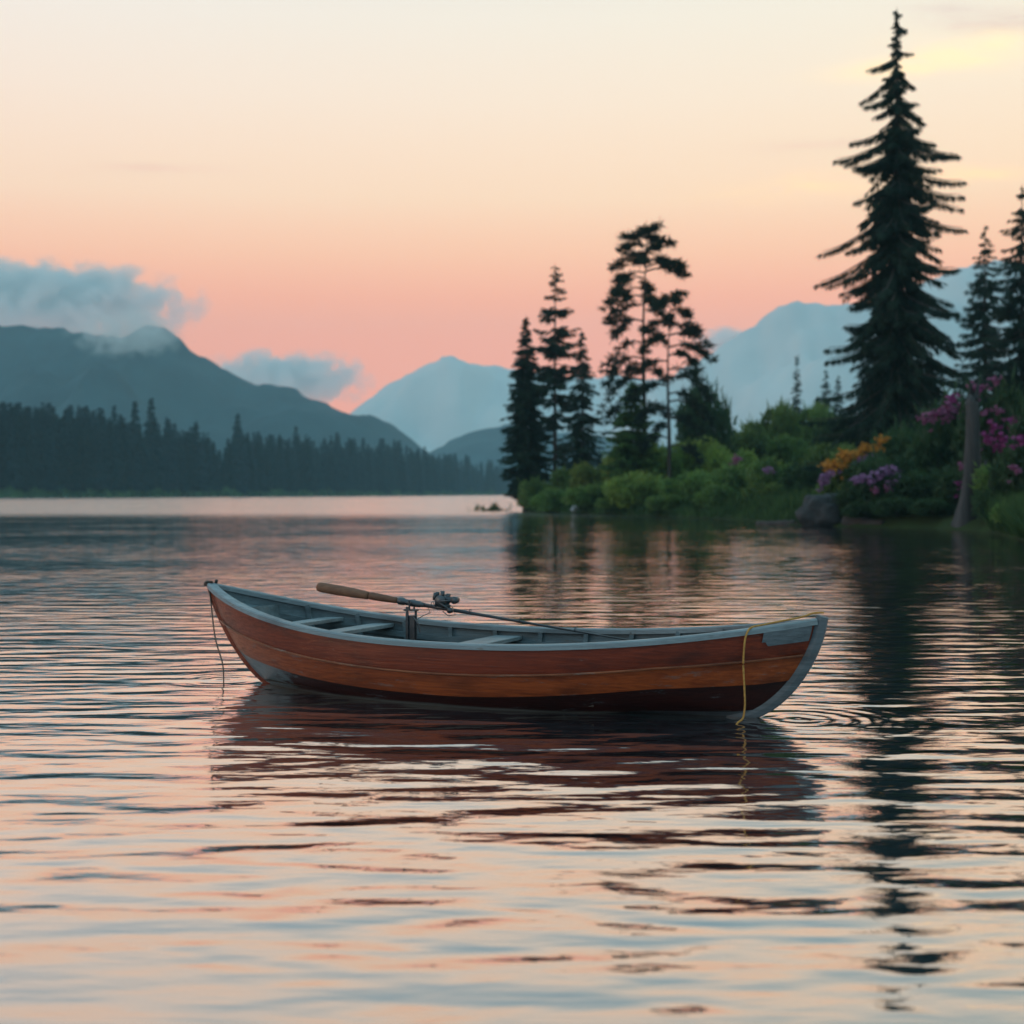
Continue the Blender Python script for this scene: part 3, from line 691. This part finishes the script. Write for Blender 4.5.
def reed_clump(px, py, wpx, hpx, label):
    D = CAMZ * F / (py - HOR); X = (px - 512) / F * D; w = wpx / F * D; h = hpx / F * D; r = np.random.default_rng(9)
    n = 260; x = r.normal(0, w * .27, n); hh = h * r.uniform(.4, 1.1, n) * (.75 + .35 * np.sin(x * 5))
    d = unit(np.stack([r.normal(0, .18, n), r.normal(0, .18, n), np.ones(n)], 1))
    U = d * (hh * .5)[:, None] + 0; C = np.stack([x, r.normal(0, .5, n), 0 * x - .05], 1) + U
    V = unit(np.cross(U, r.normal(size=(n, 3)))) * .035
    o = link('reed_clump', diamonds('reed_clump', C, U, V), M['grass']); o.location = (X, D, 0); tag(o, label, 'reeds')
reed_clump(491, 511, 30, 10, 'small clump of green reeds standing alone in the open water')

def rock(name, px, py, D, size, m, seed, label, cat):
    import bmesh
    bm = bmesh.new(); bmesh.ops.create_icosphere(bm, subdivisions=4, radius=1)
    for v in bm.verts:
        k = 1 + .30 * fbm(v.co * 1.3 + Vector((seed, 0, 0)), 4) + .08 * fbm(v.co * 5 + Vector((0, seed, 0)), 3)
        v.co = Vector((v.co.x * size[0], v.co.y * size[1], v.co.z * size[2])) * k
    me = bpy.data.meshes.new(name); bm.to_mesh(me); bm.free()
    o = link(name, me, m, smooth=True); p = at(px, py, D); o.location = (p.x, p.y, max(p.z, size[2] * .35)); tag(o, label, cat)
rock('stone', 576, 509, 96, (.34, .3, .26), M['pale_stone'], 2, 'small pale stone at the waterline below the firs', 'stone')
rock('boulder', 822, 512, 60.5, (1.0, .75, .75), M['stone'], 5, 'rounded grey boulder at the waterline under the yellow flowers', 'boulder')
def log(name, a, b, r, label, m='driftwood', seg=12, n=14):
    mb = MB(); a = Vector(a); b = Vector(b); rr_ = random.Random(int(a.x * 100)); pts = []; rs = []
    for k in range(n + 1):
        t = k / n; pts.append(a.lerp(b, t) + Vector((rr_.uniform(-.1, .1), rr_.uniform(-.1, .1), rr_.uniform(-.1, .1))) * r * 1.2); rs.append(r * (1.1 - .4 * t) * rr_.uniform(.88, 1.12))
    mb.tube(pts, rs, seg); o = mb.build(name, M[m], None, True); return tag(o, label, 'log', None)
log('driftwood_log', at(846, 522, 59.6), at(884, 525, 58), .26, 'reddish driftwood log lying right of the boulder')
log('driftwood_log', at(806, 524, 62.5), at(757, 524.5, 64), .2, 'dark low driftwood log lying in the water left of the boulder')
def dead_trunk():
    D = 54.6; base = at(965, 529, D); top = at(976, 391, D); root = empty('dead_trunk', (base.x, D, -.3))
    tag(root, 'weathered grey dead trunk standing upright in the water among magenta blooms', 'dead tree')
    mb = MB(); r = random.Random(8); n = 22; seg = 16; vs = []; fs = []
    for k in range(n + 1):
        t = k / n; c = (top - base) * t; c.x += .12 * math.sin(t * 5); c.y = .1 * math.sin(t * 4 + 1)
        for j in range(seg):
            a = 2 * math.pi * j / seg
            q = .37 * (1.0 - .38 * t + .35 * math.exp(-t * 8)) * (1 + .05 * math.sin(t * 17)) * (1 + .22 * fbm((math.cos(a) * 1.3, math.sin(a) * 1.3, t * 2.2), 4) + .04 * math.sin(a * 5 + t * 6))
            zt = c.z + .3 + ((.5 * fbm((math.cos(a) * 1.4, math.sin(a) * 1.4, 9), 3) + .25 * math.cos(a - .6)) if k == n else 0)
            vs.append((c.x + math.cos(a) * q, c.y + math.sin(a) * q, zt - (.3 if k == 0 else 0)))
    for k in range(n):
        for j in range(seg): fs.append((k * seg + j, k * seg + (j + 1) % seg, (k + 1) * seg + (j + 1) % seg, (k + 1) * seg + j))
    fs.append(tuple(n * seg + j for j in range(seg)))
    mb.add(vs, fs); mb.build('trunk', M['snag'], root, True)
    mb = MB(); mb.tube([(.25, -.2, 2.2), (.55, -.35, 2.55), (.68, -.4, 2.95)], [.13, .09, .04], 7); mb.build('branch_stub', M['snag'], root, True)
dead_trunk()

# ------------------------------------------------------------------ rowing boat
def wood(name, c1, c2, dark, worn=None, worn_thr=(.56, .66), rough=.34, worn_end=None, line=False):
    """painted or varnished plank: grain along the boat, scuffs and, where given, bare grey wear"""
    m = bpy.data.materials.new(name); m.use_nodes = True; t = m.node_tree; b = t.nodes['Principled BSDF']
    tcn = N(t, 'ShaderNodeTexCoord'); ob = tcn.outputs['Object']
    g = noise_tex(t, mapping(t, ob, (1.4, 14, 42)), 1.6, 6, .65, .6)
    g2 = noise_tex(t, mapping(t, ob, (5, 30, 120)), 1.5, 4, .6, .2)
    big = noise_tex(t, mapping(t, ob, (1.6, 2, 7)), 1.3, 5, .6)
    c = mix_rgb(t, ramp(t, g, [(.36, (0, 0, 0)), (.64, (1, 1, 1))]), c1, c2)
    c = mix_rgb(t, ramp(t, big, [(.48, (0, 0, 0)), (.72, (.8, .8, .8))]), c, dark)
    c = mix_rgb(t, ramp(t, g2, [(.60, (0, 0, 0)), (.70, (.55, .55, .55))]), c, dark)
    if worn:
        wn = noise_tex(t, mapping(t, ob, (2.2, 4, 9), loc=(3.3, 1, 2)), 1.6, 7, .7)
        if worn_end:
            sx = N(t, 'ShaderNodeSeparateXYZ'); L(t, ob, sx.inputs[0])
            mr = N(t, 'ShaderNodeMapRange'); mr.inputs[1].default_value = worn_end[0]; mr.inputs[2].default_value = worn_end[1]
            mr.inputs[3].default_value = worn_end[2]; mr.inputs[4].default_value = 0; L(t, sx.outputs[0], mr.inputs[0])
            wn = math_node(t, 'ADD', wn, mr.outputs[0])
        c = mix_rgb(t, ramp(t, wn, [(worn_thr[0], (0, 0, 0)), (worn_thr[1], (.85, .85, .85))]), c, worn)
    if line:                                                         # dried scum line just above the water
        sz_ = N(t, 'ShaderNodeSeparateXYZ'); L(t, ob, sz_.inputs[0])
        zz_ = math_node(t, 'ADD', sz_.outputs[2], math_node(t, 'MULTIPLY', math_node(t, 'SUBTRACT', big, .5), .03))
        c = mix_rgb(t, ramp(t, math_node(t, 'MULTIPLY', zz_, 10), [(.0, (.8, .8, .8)), (.10, (.7, .7, .7)), (.22, (0, 0, 0))]), c, (.12, .125, .115))
    L(t, c, b.inputs['Base Color']); b.inputs['Roughness'].default_value = rough; b.inputs['Specular IOR Level'].default_value = .27
    rn = N(t, 'ShaderNodeMapRange'); rn.inputs[3].default_value = rough - .1; rn.inputs[4].default_value = rough + .25
    L(t, g, rn.inputs[0]); L(t, rn.outputs[0], b.inputs['Roughness'])
    bn = N(t, 'ShaderNodeBump'); bn.inputs['Distance'].default_value = .003; L(t, g, bn.inputs['Height']); L(t, bn.outputs[0], b.inputs['Normal'])
    return m
M['top_plank'] = wood('red_varnished_plank', (.19, .026, .006), (.11, .014, .004), (.035, .006, .003), (.16, .14, .13), (.63, .75))
M['mid_plank'] = wood('orange_worn_plank', (.31, .064, .013), (.185, .033, .008), (.055, .011, .004), (.13, .135, .13), (.58, .74))
M['strip'] = wood('worn_strip', (.27, .085, .035), (.16, .045, .018), (.06, .018, .01), (.22, .18, .15), (.56, .68))
M['low_plank'] = wood('dark_bottom_plank', (.040, .009, .007), (.022, .006, .006), (.012, .005, .005), (.13, .165, .18), (.62, .74), worn_end=(-1.95, -1.15, .5), line=True)
M['grey_paint'] = wood('grey_blue_paint', (.30, .36, .38), (.23, .28, .30), (.13, .15, .155), (.12, .10, .08), (.64, .72), .55)
M['rail_paint'] = wood('rail_paint', (.22, .26, .275), (.16, .19, .205), (.09, .10, .11), (.15, .12, .10), (.62, .70), .45)
M['inner_paint'] = wood('inner_paint', (.12, .155, .17), (.085, .11, .12), (.04, .047, .05), (.11, .08, .06), (.58, .70), .6)
M['stem_paint'] = wood('stem_paint', (.12, .14, .155), (.085, .10, .11), (.045, .05, .055), (.10, .08, .07), (.60, .70), .5)
M['floor'] = wood('floor_boards', (.11, .085, .065), (.07, .055, .045), (.04, .03, .025), None, rough=.7)
LR, LL = 2.30, 2.32
def Bm(u): return .62 * (1 - abs(u) ** (2.25 if u > 0 else 2.7)) ** .92
def Zs(u): return .415 + (.200 * abs(u) ** 2.1 if u > 0 else .290 * abs(u) ** 2.3)
def Zk(u): return -.14 + (.122 * min(1, abs(u) / .62) ** 1.4 if u > 0 else .07 * abs(u) ** 2)
def Xv(u, v):
    """distance from the middle: stem and stern rake in towards the keel"""
    if u > 0: return u * (LR - .62 * v ** 1.55)
    return u * (LL - .80 * v ** 1.35)
def hull(u, v, off=0.0):
    ph = v * math.pi / 2; e = .78 + .42 * u * u
    y = Bm(u) * max(0.0, math.cos(ph)) ** e; zs, zk = Zs(u), Zk(u)
    z = zs - (zs - zk) * math.sin(ph) ** 1.08
    y2 = y + off * math.cos(ph * .7) if y > 0 or off > 0 else y
    return Xv(u, v), max(0.0, y2), z - off * .6 * math.sin(ph)
US = np.sign(np.linspace(-1, 1, 91)) * (1 - (1 - np.abs(np.linspace(-1, 1, 91))) ** 1.15)
STR = [(0, .23, 0), (.23, .41, 1), (.41, .70, 2), (.70, 1.0, 3)]
boat = empty('rowing_boat', BOAT_C, BOAT_R)
tag(boat, 'old wooden rowing boat with orange brown planks and grey rails floating on the calm lake', 'boat')
def make_hull():
    mb = MB()
    for sgn in (-1, 1):
        rows = []
        for (a, b, mi) in STR:
            for k in range(7):
                t = k / 6; rows.append((a + (b - a) * t, .002 + .024 * t ** 1.2, mi))
        n = len(US); vs = []
        for v, o, mi in rows:
            for u in US:
                x, y, z = hull(u, v, o * min(1, (1 - abs(u)) * 12)); vs.append((x, sgn * y, z))
        for j in range(len(rows) - 1):
            fs = [(j * n + i, j * n + i + 1, (j + 1) * n + i + 1, (j + 1) * n + i) for i in range(n - 1)]
            if sgn > 0: fs = [f[::-1] for f in fs]
            b0 = len(mb.v)
            mb.f += [tuple(q + b0 for q in f) for f in fs]; mb.mi += [2 if rows[j][2] == 3 and US[i] < .33 else rows[j][2] for i in range(n - 1)]
        mb.v += vs
    o = mb.build('hull', [M['top_plank'], M['mid_plank'], M['low_plank'], M['stem_paint']], boat); return o
make_hull()
def side_path(v, off, u0=-1, u1=1, n=60, dz=0, sgn=-1):
    out = []
    for k in range(n + 1):
        u = u0 + (u1 - u0) * k / n; x, y, z = hull(u, v, off); out.append((x, sgn * y, z + dz))
    return out
def make_lining():
    mb = MB(); vs = []; fs = []; vsr = np.linspace(0, .86, 14); us = np.linspace(-.985, .985, 70); n = len(us)
    for sgn in (-1, 1):
        b0 = len(vs)
        for v in vsr:
            for u in us:
                x, y, z = hull(u, v); vs.append((x * .992, sgn * max(.0, y - .022), z + .012 * v))
        for j in range(len(vsr) - 1):
            for i in range(n - 1):
                f = (b0 + j * n + i, b0 + j * n + i + 1, b0 + (j + 1) * n + i + 1, b0 + (j + 1) * n + i)
                fs.append(f if sgn > 0 else f[::-1])
    mb.add(vs, fs); mb.build('inner_planking', M['inner_paint'], boat, True)
make_lining()
for sgn in (-1, 1):
    mb = MB(); pts = []
    for k in range(81):
        u = -.992 + 1.98 * k / 80; x, y, z = hull(u, 0); pts.append((x, sgn * max(.004, y - .012), z + .006))
    mb.sweep(pts, [(-.036, -.018), (.036, -.018), (.036, .010), (.028, .018), (-.028, .018), (-.036, .010)]); mb.build('gunwale', M['rail_paint'], boat)
    mb = MB(); mb.tube(side_path(.221, .027, -.985, .985, 80, 0, sgn), .0075, 8); mb.build('rubbing_strip', M['strip'], boat, True)
    mb = MB(); pts = []                                              # inner stringer that carries the thwarts
    for k in range(50):
        u = -.9 + 1.8 * k / 49; x, y, z = hull(u, .13); pts.append((x, sgn * (y - .036), z))
    mb.sweep(pts, [(-.014, -.02), (.014, -.02), (.014, .02), (-.014, .02)]); mb.build('stringer', M['inner_paint'], boat)
    # grey plate closing the top strake at the bow
    mb = MB(); vs = []; fs = []; us = np.linspace(.872, .985, 14); vv = np.linspace(.0, .125, 6)
    for q in (.026, .006):
        for v in vv:
            for i, u in enumerate(us):
                x, y, z = hull(u, v * (1 if i > 1 else .75), q); vs.append((x, sgn * y, z))
    n = len(us); k0 = n * len(vv)
    for j in range(len(vv) - 1):
        for i in range(n - 1): fs.append((j * n + i, j * n + i + 1, (j + 1) * n + i + 1, (j + 1) * n + i))
    for i in range(n - 1):
        j = len(vv) - 1; fs.append((j * n + i, j * n + i + 1, k0 + j * n + i + 1, k0 + j * n + i))
    for j in range(len(vv) - 1): fs.append((j * n, (j + 1) * n, k0 + (j + 1) * n, k0 + j * n))
    mb.add(vs, fs); mb.build('bow_plate', M['stem_paint'], boat)
# stem post, keel and stern post
mb = MB(); pts = []
for k in range(22):
    v = k / 21 * 1.0; x, y, z = hull(1.0, v); pts.append((x + .012, 0, z))
pts = [(pts[0][0] + .008, 0, pts[0][2] + .030)] + pts
mb.sweep(pts, [(-.04, .026), (-.04, -.026), (-.005, -.032), (.030, -.018), (.030, .018), (-.005, .032)], up=Vector((0, 1, 0)))
mb.build('stem_post', M['stem_paint'], boat, bevel=.004)
mb = MB(); mb.sweep([(Xv(u, 1.0), 0, Zk(u) + .012) for u in np.linspace(-.98, .99, 40)], [(-.022, -.045), (.022, -.045), (.022, .018), (-.022, .018)]); mb.build('keel', M['stem_paint'], boat)
mb = MB(); pts = [hull(-1.0, k / 20) for k in range(21)]; pts = [(p[0] - .004, 0, p[2]) for p in pts]; pts[0] = (pts[0][0] - .006, 0, pts[0][2] + .03)
mb.sweep(pts, [(.02, .017), (.02, -.017), (-.022, -.012), (-.022, .012)], up=Vector((0, 1, 0))); mb.build('stern_post', M['top_plank'], boat, bevel=.003)
# dark ring fitting on the stern tip
mb = MB(); tipz = Zs(-1) + .012
mb.tube([(-2.335 + .022 * math.cos(a), .022 * math.sin(a), tipz + .012) for a in np.linspace(0, 6.2832, 15)], .010, 6); mb.box((-2.325, 0, tipz - .004), (.075, .05, .022)); mb.tube([(-2.28, .012, tipz), (-2.27, .012, tipz + .03)], .012, 8)
M['iron'] = material('dark_iron', (.03, .035, .04), (.06, .05, .04), .45, 20, 4, metal=.8)
mb.build('ring_fitting', M['iron'], boat, True)
# thwarts, end decks, ribs, floor
def span_y(u, z, pad=.024):
    best = 0.0
    for v in np.linspace(0, 1, 60):
        x, y, zz_ = hull(u, v)
        if zz_ >= z: best = y
    return max(.02, best - pad)
def thwart(s, z, wide, m='rail_paint', name='thwart', th=.028):
    mb = MB(); vs = []
    for dz in (0, -th):
        for ds in (-wide / 2, wide / 2):
            u = (s + ds) / 2.2; h = span_y(u, z)
            vs += [(s + ds, -h, z + dz), (s + ds, h, z + dz)]
    mb.add(vs, [(0, 2, 3, 1), (4, 5, 7, 6), (0, 1, 5, 4), (2, 6, 7, 3), (0, 4, 6, 2), (1, 3, 7, 5)]); return mb.build(name, M[m], boat, bevel=.004)
thwart(-1.47, .468, .13); thwart(-1.10, .428, .15); thwart(-.10, .372, .20); thwart(1.22, .42, .22)
def end_deck(u0, u1, drop, name):
    mb = MB(); vs = []; us = np.linspace(u0, u1, 9)
    for q in (0, -.022):
        for u in us:
            x, y, z = hull(u, .03); y = max(.003, y - .026); vs += [(x, -y, z - drop + q), (x, y, z - drop + q)]
    n = len(us); k0 = 2 * n; fs = []
    for i in range(n - 1):
        fs += [(2 * i, 2 * i + 1, 2 * i + 3, 2 * i + 2), (k0 + 2 * i, k0 + 2 * i + 2, k0 + 2 * i + 3, k0 + 2 * i + 1)]
    fs += [(0, k0, k0 + 1, 1)] + [(2 * n - 2, 2 * n - 1, k0 + 2 * n - 1, k0 + 2 * n - 2)]
    mb.add(vs, fs); mb.build(name, M['inner_paint'], boat)
end_deck(-.82, -.975, .045, 'stern_deck'); end_deck(.90, .975, .012, 'breasthook')
mb = MB(); u = -.815; q = [hull(u, v) for v in np.linspace(.04, .8, 9)]
vs = [(x, -max(0, y - .024), z) for x, y, z in q] + [(x, max(0, y - .024), z) for x, y, z in q]
mb.add(vs, [(i, i + 1, 9 + i + 1, 9 + i) for i in range(8)]); mb.build('bulkhead', M['inner_paint'], boat)
for s in np.arange(-1.65, 1.9, .36):
    for sgn in (-1, 1):
        mb = MB(); pts = []
        for v in np.linspace(.02, .8, 12):
            x, y, z = hull(s / 2.25, v); pts.append((x * .985, sgn * max(.01, y - .034), z + .01))
        mb.sweep(pts, [(-.011, -.016), (.011, -.016), (.011, .016), (-.011, .016)], up=Vector((1, 0, 0))); mb.build('rib', M['inner_paint'], boat)
mb = MB(); 
for k in range(-3, 4):
    y = k * .105; L_ = 1.45 - abs(k) * .16; mb.box((-.02, y, .062), (2 * L_, .097, .018))
mb.build('floorboards', M['floor'], boat)
mb = MB(); us = np.linspace(-.80, .82, 40); vs = []; 
for u in us:
    h = span_y(u, .045, .01); x = u * 2.15; vs += [(x, -h, .045), (x, h, .045)]
mb.add(vs, [(2 * i, 2 * i + 1, 2 * i + 3, 2 * i + 2) for i in range(len(us) - 1)]); mb.build('bilge', M['floor'], boat)

# ------------------------------------------------------------------ fishing rod resting in its holder
def w2b(p):
    c, s = math.cos(-BOAT_R), math.sin(-BOAT_R); d = Vector(p) - BOAT_C
    return Vector((d.x * c - d.y * s, d.x * s + d.y * c, d.z))
M['cork'] = material('cork_grip', (.20, .085, .042), (.12, .048, .024), .7, 30, 5, stretch=(.4, 1, 1), bump=.003)
M['cork_dark'] = material('cork_grip_dark', (.15, .06, .03), (.09, .036, .018), .7, 30, 5, stretch=(.4, 1, 1), bump=.003)
M['blank'] = material('carbon_blank', (.02, .022, .026), (.03, .032, .036), .3, 10, 2)
M['gun'] = material('gunmetal', (.05, .06, .07), (.09, .095, .10), .38, 14, 3, metal=.7)
M['steel'] = material('worn_steel', (.22, .24, .25), (.12, .12, .12), .4, 14, 4, metal=.8)
r0 = at(319, 587, 10.10); r1 = at(633, 641, 9.20); rod_dir = (r1 - r0)
rod = empty('fishing_rod', r0); tag(rod, 'fishing rod with brown cork grip and dark reel, propped in the boat', 'fishing rod')
def rp(px):                                                          # local point on the rod axis at that picture column
    a = r0.x - (px - 512) / F * r0.y; b = rod_dir.x - (px - 512) / F * rod_dir.y
    return rod_dir * (-a / b)
dn = rod_dir.normalized(); rs_ = dn.cross(Vector((0, 0, 1))).normalized(); ru = rs_.cross(dn).normalized()
def along(name, cols, radii, m, seg=16, parent=rod):
    mb = MB(); mb.tube([rp(c) for c in cols], radii, seg); return mb.build(name, M[m], parent, True)
along('rear_grip', [318, 319.5, 323, 340, 356, 366, 368.5, 369], [.026, .033, .0355, .036, .033, .029, .026, .012], 'cork')
along('fore_grip', [369, 370, 374, 386, 396, 398], [.012, .025, .027, .025, .021, .018], 'cork_dark')
along('reel_seat', [398, 399, 404, 405, 410, 411, 420, 421, 425], [.016, .026, .026, .021, .021, .025, .022, .018, .015], 'gun')
along('rod_blank', [424, 445, 500, 560, 600, 655], [.0145, .0135, .010, .0075, .006, .0045], 'blank')
for c in (432, 436, 470, 520, 575):
    mb = MB(); o_ = rp(c); rad = .018 if c < 440 else .014
    mb.tube([o_ + (ru * (math.cos(a) + .9) + rs_ * math.sin(a)) * rad for a in np.linspace(0, 6.283, 13)], .0028, 5); mb.build('line_guide', M['gun'], rod, True)
reel = MB(); o_ = rp(443)
reel.tube([o_ + ru * .012, o_ + ru * .075], [.016, .013], 8)
reel.tube([o_ + ru * .070 - dn * .075, o_ + ru * .066 + dn * .085], [.017, .021], 10)
reel.tube([o_ + ru * .020 - dn * .06, o_ + ru * .020 + dn * .05], [.018, .014], 10)
reel_o = reel.build('reel', M['gun'], rod, True)
mb = MB(); a0 = o_ + ru * .050 - dn * .01
mb.tube([a0 - rs_ * .045, a0 - rs_ * .04, a0 - rs_ * .036, a0 + rs_ * .036, a0 + rs_ * .04, a0 + rs_ * .045], [.038, .042, .030, .030, .042, .038], 14); mb.build('spool', M['gun'], reel_o, True)
mb = MB(); mb.tube([a0 + rs_ * .044, a0 + rs_ * .07], .007, 6); c0 = a0 + rs_ * .07
mb.tube([c0, c0 + ru * .03 + dn * .13], .007, 6); mb.tube([c0 + ru * .03 + dn * .13 - rs_ * .02, c0 + ru * .03 + dn * .13 + rs_ * .03], [.022, .026], 9)
mb.tube([c0, c0 - ru * .045 + dn * .10], .006, 6); mb.tube([c0 - ru * .045 + dn * .10 - rs_ * .015, c0 - ru * .045 + dn * .10 + rs_ * .02], [.018, .02], 9)
mb.build('crank', M['gun'], reel_o, True)
mb = MB()
for k, c in enumerate((436, 441, 447)): mb.tube([rp(c) + ru * .06, rp(c) + ru * (.105 + .012 * (k % 2))], [.012, .016], 7)
mb.tube([rp(435) + ru * .05 + rs_ * .02, rp(435) + ru * .10 + rs_ * .02], [.015, .012], 8)
mb.build('drag_knob', M['gun'], reel_o, True)
mb = MB()
mb.tube([rp(428) + ru * -.01, rp(431) + ru * -.045, rp(424) + ru * -.075, rp(418) + ru * -.11, rp(416) + ru * -.17], .003, 5)
mb.tube([rp(452) + ru * .02, rp(456) - ru * .03, rp(449) - ru * .045, rp(443) - ru * .02], .0035, 5); mb.build('fishing_line', M['gun'], rod, True)
# the holder belongs to the boat
hp = w2b(r0 + rp(408)); base_z = .205
mb = MB()
mb.box((hp.x, hp.y - .012, (hp.z + base_z) / 2 - .02), (.020, .010, hp.z - base_z - .02)); mb.box((hp.x + .055, hp.y + .012, (hp.z + base_z) / 2 - .03), (.016, .010, hp.z - base_z - .06))
mb.box((hp.x + .025, hp.y, base_z + .02), (.11, .09, .02)); mb.box((hp.x + .025, hp.y, hp.z - .052), (.095, .05, .014)); mb.box((hp.x + .03, hp.y, (hp.z + base_z) / 2 - .01), (.05, .014, hp.z - base_z - .16))
for dy in (-.033, .033): mb.tube([(hp.x + .03, hp.y + dy, hp.z - .05), (hp.x + .03, hp.y + dy * 1.1, hp.z + .02)], .007, 7)
mb.tube([(hp.x + .055, hp.y - .02, hp.z - .10), (hp.x + .10, hp.y - .03, hp.z - .14), (hp.x + .11, hp.y - .03, hp.z - .20)], .006, 6)
ho = mb.build('rod_holder', M['gun'], boat, bevel=.002)
mb = MB(); mb.box((hp.x + .03, hp.y, .135), (.10, .10, .145)); mb.build('holder_block', M['inner_paint'], boat, bevel=.005)

# ------------------------------------------------------------------ mooring rope and stern cord
def spline(pts, n=8):
    pts = [Vector(p) for p in pts]; P_ = [pts[0]] + pts + [pts[-1]]; out = []
    for i in range(1, len(P_) - 2):
        a, b, c, d = P_[i - 1:i + 3]
        for k in range(n):
            t = k / n; out.append(.5 * ((2 * b) + (c - a) * t + (2 * a - 5 * b + 4 * c - d) * t * t + (3 * b - a - 3 * c + d) * t ** 3))
    return out + [pts[-1]]
M['rope'] = material('yellow_rope', (.50, .25, .055), (.32, .15, .03), .8, 60, 3, bump=.002)
M['cord'] = material('thin_cord', (.16, .13, .10), (.09, .07, .06), .8, 60, 3)
def bw(x, y, z): return boat_to_world(x, y, z)
def rail(u, dy, dz): x, y, z = hull(u, 0); return bw(x, -(y + dy), z + dz)
def side(u, v, off): x, y, z = hull(u, v, off); return bw(x, -y, z)
UR = .835
rope_pts = [bw(2.33, -.035, .672), bw(2.26, -.03, .665), rail(.955, -.02, .045), rail(.91, -.012, .040), rail(.865, -.01, .034), rail(UR + .008, .018, .030), rail(UR, .036, .008),
            rail(UR - .006, .046, -.05), rail(UR - .010, .040, -.18), rail(UR - .007, .050, -.30), rail(UR - .006, .046, -.38)]
e = rope_pts[-1]
rope_pts += [Vector((e.x, e.y, .10)), Vector((e.x - .012, e.y, .035)), Vector((e.x - .045, e.y - .01, .008)), Vector((e.x - .07, e.y - .01, -.03))]
mb = MB(); mb.tube(spline(rope_pts), .0062, 7); tag(mb.build('mooring_rope', M['rope'], None, True), 'yellow mooring rope hanging from the bow over the near rail into the water', 'rope')
t0 = bw(-2.335, -.01, Zs(-1) + .01)
mb = MB(); mb.tube(spline([t0, t0 + Vector((.02, -.02, -.08)), t0 + Vector((.062, -.035, -.40)), Vector((-2.165, 10.64, .12)), Vector((-2.157, 10.64, -.05))]), .0055, 6)
tag(mb.build('stern_cord', M['cord'], None, True), 'thin brown cord hanging from the raised left tip of the boat', 'cord')
